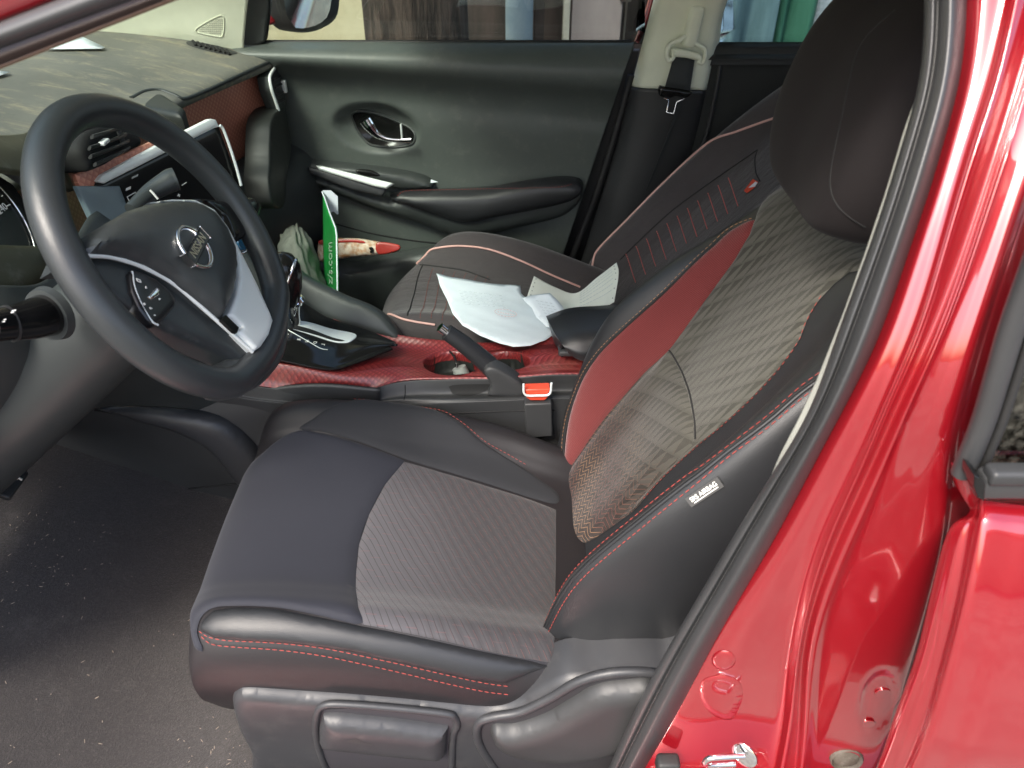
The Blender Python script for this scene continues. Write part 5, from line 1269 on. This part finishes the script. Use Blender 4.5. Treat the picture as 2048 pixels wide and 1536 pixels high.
# near windscreen pillar at the top left corner
def bar(nm, top, bot, y, mat, th=.01, par=car, k=5):
    n = len(top); rows = []
    for i in range(k):
        f = i / (k - 1); b = math.sin(f * math.pi) * .006
        rows.append([P(a[0] + (c[0] - a[0]) * f, a[1] + (c[1] - a[1]) * f, y=y - b) for a, c in zip(top, bot)])
    return Surf(rows, 12, 30).face().mesh(nm, mat, None, th)
def ln(v0, u0): return [(u, v0 * (1 - u / u0)) for u in (-1700, -900, -260, -100, 0, 110, 250, 420, 640)]
ap_ = sub(car, bar('windscreen_pillar', [(u, v - 150) for u, v in ln(46, 115)], ln(46, 115), -.70, M['paint'], .004)); ap_['label'] = 'red windscreen pillar on the driver side'
sub(ap_, bar('pillar_seal', ln(44, 111), ln(98, 266), -.705, M['rubber'], .004))
sub(ap_, bar('pillar_brown_band', ln(96, 262), ln(130, 333), -.685, mat_plastic('brown_seal', (.05, .035, .03), .6), .003))  # dark brown band between the seal and the tan trim
sub(ap_, bar('pillar_inner_trim', ln(128, 328), ln(138, 348), -.67, M['amber'], .002))
# roof and windscreen close the cabin over the frame
sub(car, tube('roof_rail', [(-.20, -.69, 1.385), (0, -.65, 1.415), (.3, -.61, 1.43), (.8, -.59, 1.41), (1.5, -.62, 1.36)], .042, M['paint'], None, 16, res=40, squash=.8))
sub(car, box('roof_side', (.55, -.575, 1.435), (1.4, .10, .03), M['paint'], None, .01))
ro = Surf([[(-.40, y, 1.43 + .03 * (1 - (y / .6) ** 2)) for y in (-.60, -.3, 0, .3, .60)], [(.1, y, 1.47 + .04 * (1 - (y / .6) ** 2)) for y in (-.60, -.3, 0, .3, .60)],
           [(.8, y, 1.47 + .04 * (1 - (y / .6) ** 2)) for y in (-.60, -.3, 0, .3, .60)], [(1.5, y, 1.40 + .03 * (1 - (y / .6) ** 2)) for y in (-.60, -.3, 0, .3, .60)]], 20, 20)
sub(car, ro.mesh('roof', M['paint'], None, .02)); 
hl_ = Surf([[(x, y, z - .035 + .03 * (1 - (y / .6) ** 2)) for y in (-.60, -.3, 0, .3, .60)] for x, z in [(-.40, 1.43), (.1, 1.47), (.8, 1.47), (1.5, 1.40)]], 20, 20)
sub(car, hl_.mesh('roof_lining', M['beige'], None, .004))
ws = Surf([[(-.42, y, 1.42 + .02 * (1 - (y / .6) ** 2)) for y in (-.6, -.3, 0, .3, .6)], [(-.9, y * 1.08, 1.2) for y in (-.6, -.3, 0, .3, .6)], [(-1.36, y * 1.15, .94) for y in (-.6, -.3, 0, .3, .6)]], 16, 16)
sub(car, ws.mesh('windscreen', M['glass'], None, .003))
sub(car, box('bonnet', (-1.85, 0, .82), (.95, 1.45, .1), M['paint'], None, .04))
sub(car, box('door_sill', (-.3, -.80, .22), (1.9, .12, .22), M['paint'], None, .03))
sub(car, box('rear_bench', (1.05, .0, .48), (.5, 1.25, .18), M['cover'], None, .05))
sub(car, box('rear_bench_back', (1.35, .0, .8), (.16, 1.25, .6), M['cover'], None, .05))
sub(car, box('outer_skin', (-.1, .83, .55), (3.6, .06, .72), M['paint'], None, .02))
sub(car, box('rear_quarter', (1.75, 0, .7), (.5, 1.6, .7), M['paint'], None, .1))
sub(car, box('underbody', (.0, 0, .18), (3.4, 1.6, .08), M['rubber_dark'], None, .01))
for x in (-1.65, 1.6):
    for y in (-.74, .74):
        wl_ = sub(car, lathe('wheel', (x, y - .09, .31), (0, 1, 0), [(.12, 0), (.27, 0), (.31, .02), (.31, .16), (.27, .18), (.12, .18)], M['rubber_dark'], None, 36))
        sub(wl_, lathe('rim', (x, y - .08, .31), (0, 1, 0), [(0, .03), (.12, .0), (.2, .02), (.2, .14), (0, .12)], M['satin'], None, 24))

# ---------------------------------------------------------------- loose things in the cabin
def papers():
    def wav(a, b, d): return .0006 * math.sin(a * 45 + b * 20) + .0005 * math.sin(b * 60) + .0016 * abs(math.sin(a * 60 + b * 35)) ** .5 + .0012 * abs(math.sin(b * 80 - a * 30)) ** .5
    p0 = P(872, 548, z=.585); p1 = P(1040, 575, z=.56); p2 = P(1010, 697, z=.582)
    F1 = Flat(p0, (p1 - p0).normalized(), n=(p1 - p0).cross(p2 - p0).normalized())
    o = patch('paper_sheet', F1, [(872, 548), (892, 556), (930, 562), (985, 571), (1040, 575), (1042, 590), (1050, 598), (1080, 600), (1120, 640), (1120, 662), (1090, 684), (1060, 695), (1026, 697), (1000, 690), (960, 674), (925, 655), (905, 630), (893, 600), (880, 575)], M['paper'], None, .002, 0, sm=False, step=.012, fn=wav)
    solid(o, .0006); tag(o, 'large bluish white form lying on the passenger seat cushion', 'paper')
    bm = bmesh.new()
    for i in range(5):
        for j in range(9):
            dash_mark(bm, F1, 916 + j * 10 + i * 2, 590 + i * 6 + j * 1.2, random.choice([5, 7, 8]), 1, .0004, .011)
    o2 = frombm('printed_lines', bm, M['ink_grey'], None); sub(o, o2)
    bm = bmesh.new(); n = 22
    ov = [(1010 + 22 * math.cos(a), 635 + 7 * math.sin(a) + 3 * math.cos(a)) for a in np.linspace(0, 6.283, n)]
    for a, b in zip(ov, ov[1:]): dash_mark(bm, F1, a[0], a[1], (b[0] - a[0]) * .7, (b[1] - a[1]) * .7, .0005, .011)
    for k in range(7): dash_mark(bm, F1, 994 + k * 5, 632 + k, 3, 2, .0005, .011)
    sub(o, frombm('printed_stamp', bm, M['ink_pink'], None))
    R = Surf([[P(u, v, z=z) if x is None else P(u, v, x=x) for u, v, z, x in r] for r in [
      [(1068, 552, .575, None), (1110, 574, .56, None), (1152, 586, .555, None), (1195, 554, .60, None), (1233, 525, .65, None)],
      [(1060, 575, .572, None), (1105, 598, .558, None), (1150, 604, .552, None), (1200, 575, .60, None), (1237, 548, .648, None)],
      [(1052, 600, .57, None), (1100, 622, .56, None), (1148, 628, .556, None), (1200, 618, .59, None), (1228, 604, .63, None)]]], 40, 60).face()
    o = R.mesh('paper_sheet', M['paper2'], None, .0006); tag(o, 'cream receipt with punched edge holes folded up against the passenger backrest', 'paper')
    bm = bmesh.new()
    for k in range(6):
        for fa in (.03, .965):
            a = (R.La * fa, R.Lb * (k + .5) / 6); c = V(R.ev(*a)); nn = V(R.nrm(*a)); tube_bm(bm, [c, c + nn * .001], .0012, 6)
    sub(o, frombm('punch_holes', bm, M['rubber'], None))
    bm = bmesh.new()
    for i in range(6):
        for j in range(12):
            a = (R.La * (.55 + j * .032), R.Lb * (.15 + i * .12)); b = (a[0] + .006, a[1])
            tube_bm(bm, [V(R.ev(*a)) + V(R.nrm(*a)) * .0008, V(R.ev(*b)) + V(R.nrm(*b)) * .0008], .0004, 4)
    sub(o, frombm('printed_lines', bm, M['ink_grey'], None))
    F3 = Flat(P(1085, 600, z=.60), (1, 0, 0), n=(-.1, -.25, 1))
    o = patch('paper_sheet', F3, [(1044, 600), (1062, 594), (1080, 590), (1100, 587), (1115, 600), (1132, 620), (1118, 640), (1104, 656), (1092, 654), (1072, 636), (1064, 618), (1050, 606)], M['paper'], None, .0, 0, sm=False, step=.01, fn=wav)
    solid(o, .0006); tag(o, 'small crumpled white receipt on top of the two larger papers', 'paper')
    bm = bmesh.new()
    for i in range(6):
        for j in range(4): dash_mark(bm, F3, 1072 + i * 4 + j * 9, 606 + i * 6 + j, 6, 1, .0004, .006)
    sub(o, frombm('printed_lines', bm, M['ink_grey'], None))
random.seed(21); papers()

# green card standing in the passenger footwell
ga, gb, gc, gd = P(645, 395, y=.44), P(671, 455, y=.24), P(674, 596, y=.16), P(650, 600, y=.30)
gm = P(646, 480, y=.42)
pn = (gb - ga).cross(gc - ga).normalized()
if pn.dot(CAM - ga) < 0: pn = -pn
GF = Flat(ga, (gc - gb).normalized(), n=pn)
card = patch('display_card', GF, [(645, 385), (650, 398), (660, 428), (671, 455), (673, 470), (675, 596), (662, 592), (650, 585), (648, 560), (646, 480)], M['green_card'], None, 0, 0, sm=False, step=.02); solid(card, .003)
tag(card, 'tall green and white cardboard standee upright beside the gear lever', 'card')
ed = [V(GF.ev(*GF.inv(u, v))) + pn * .001 for u, v in [(645, 384), (651, 398), (661, 428), (672, 456), (674, 470), (676, 596)]]
sub(card, tube('white_edge', ed, .0016, M['white_card'], None, 6))
WFc = Flat(ga + V((0, .004, 0)), (1, 0, 0), n=(.1, -1, .2))
sub(card, plate('white_hook', [V(WFc.ev(*WFc.inv(u, v))) for u, v in [(644, 384), (646, 381), (662, 381), (676, 393), (677, 428), (675, 429), (668, 423), (663, 424), (661, 432), (655, 410), (648, 394)]], (0, .002, 0), M['white_card'], None))
td = (V(GF.ev(*GF.inv(659, 470))) - V(GF.ev(*GF.inv(660, 560)))).normalized(); tr_ = (V(GF.ev(*GF.inv(669, 520))) - V(GF.ev(*GF.inv(651, 520)))).normalized()
tsz = (V(GF.ev(*GF.inv(669, 520))) - V(GF.ev(*GF.inv(651, 520)))).length * .95
tl_ = (V(GF.ev(*GF.inv(659, 465))) - V(GF.ev(*GF.inv(660, 590)))).length
tx_ = text('card_text', 'z/s.com', V(GF.ev(*GF.inv(661, 526))) + pn * .001, td, -tr_, tsz * .8, M['card_ink'], None, squeeze=tl_ / tsz / 3.6); sub(card, tx_)

# snack packet in the door pocket
pf = Flat(P(730, 500, y=.585), (1, 0, 0), n=(.1, -1, .6))
sn_ = patch('snack_packet', pf, [(640, 480), (700, 476), (728, 478), (756, 483), (796, 489), (802, 497), (790, 505), (744, 511), (700, 514), (660, 520), (636, 520)], M['snack'], None, 0, .012, .02, skirt=.01, step=.008, fn=lambda a, b, d: .002 * math.sin(a * 180) * math.sin(b * 150))
tag(sn_, 'red and cream snack packet lying in the passenger door pocket', 'snack packet')
sub(sn_, patch('red_end', pf.up(.0125), [(755, 485), (795, 489), (801, 497), (788, 504), (757, 508)], M['snack_red'], None, 0, .002, .006, skirt=.004, step=.006))
sub(sn_, patch('red_band', pf.up(.013), [(640, 480), (700, 478), (724, 481), (730, 486), (700, 484), (672, 486), (640, 488)], M['snack_red'], None, 0, .001, .006, skirt=.004, step=.006))
sub(sn_, patch('dark_print', pf.up(.0145), [(737, 496), (744, 494), (748, 499), (745, 506), (739, 505), (741, 500)], M['gloss'], None, 0, 0, step=.006))
# grey cloth in the footwell
rg = Surf([[P(u, v, y=y) for u, v, y in r] for r in [
 [(560, 468, .42), (585, 450, .44), (600, 452, .44), (625, 480, .42)],
 [(555, 500, .36), (585, 490, .33), (610, 500, .33), (640, 530, .36)],
 [(565, 540, .30), (595, 540, .26), (625, 550, .26), (650, 570, .30)],
 [(590, 580, .24), (620, 590, .20), (645, 600, .20), (660, 610, .24)]]], 40, 40).face()
for i in range(40):
    for j in range(40): rg.G[i, j] += rg.N[i, j] * .008 * noise.noise(V((j * .22, i * .12, 3)))
o = rg.mesh('folded_cloth', M['rag'], None, .004); tag(o, 'grey green cloth bundled behind the gear lever in the passenger footwell', 'cloth')
# charging cable and plug in the cup holder
cbp = [P(u, v, y=y) + V((0, 0, .004)) for u, v, y in [(775, 682, .05), (820, 690, .06), (860, 694, .06), (890, 700, .05), (905, 712, .02), (912, 725, .0), (914, 738, -.01)]]
cbl = tube('charging_cable', cbp, .0022, M['gloss'], None, 8, res=60); tag(cbl, 'thin black charging cable running into the front cup holder', 'cable')
pg = tube('charger_plug', [P(930, 765, y=-.02), P(918, 735, y=-.01)], [.018, .014], mat_plastic('grey_white_plastic', (.3, .32, .3), .4), None, 20); tag(pg, 'small pale grey charger plug standing in the front cup holder', 'charger')
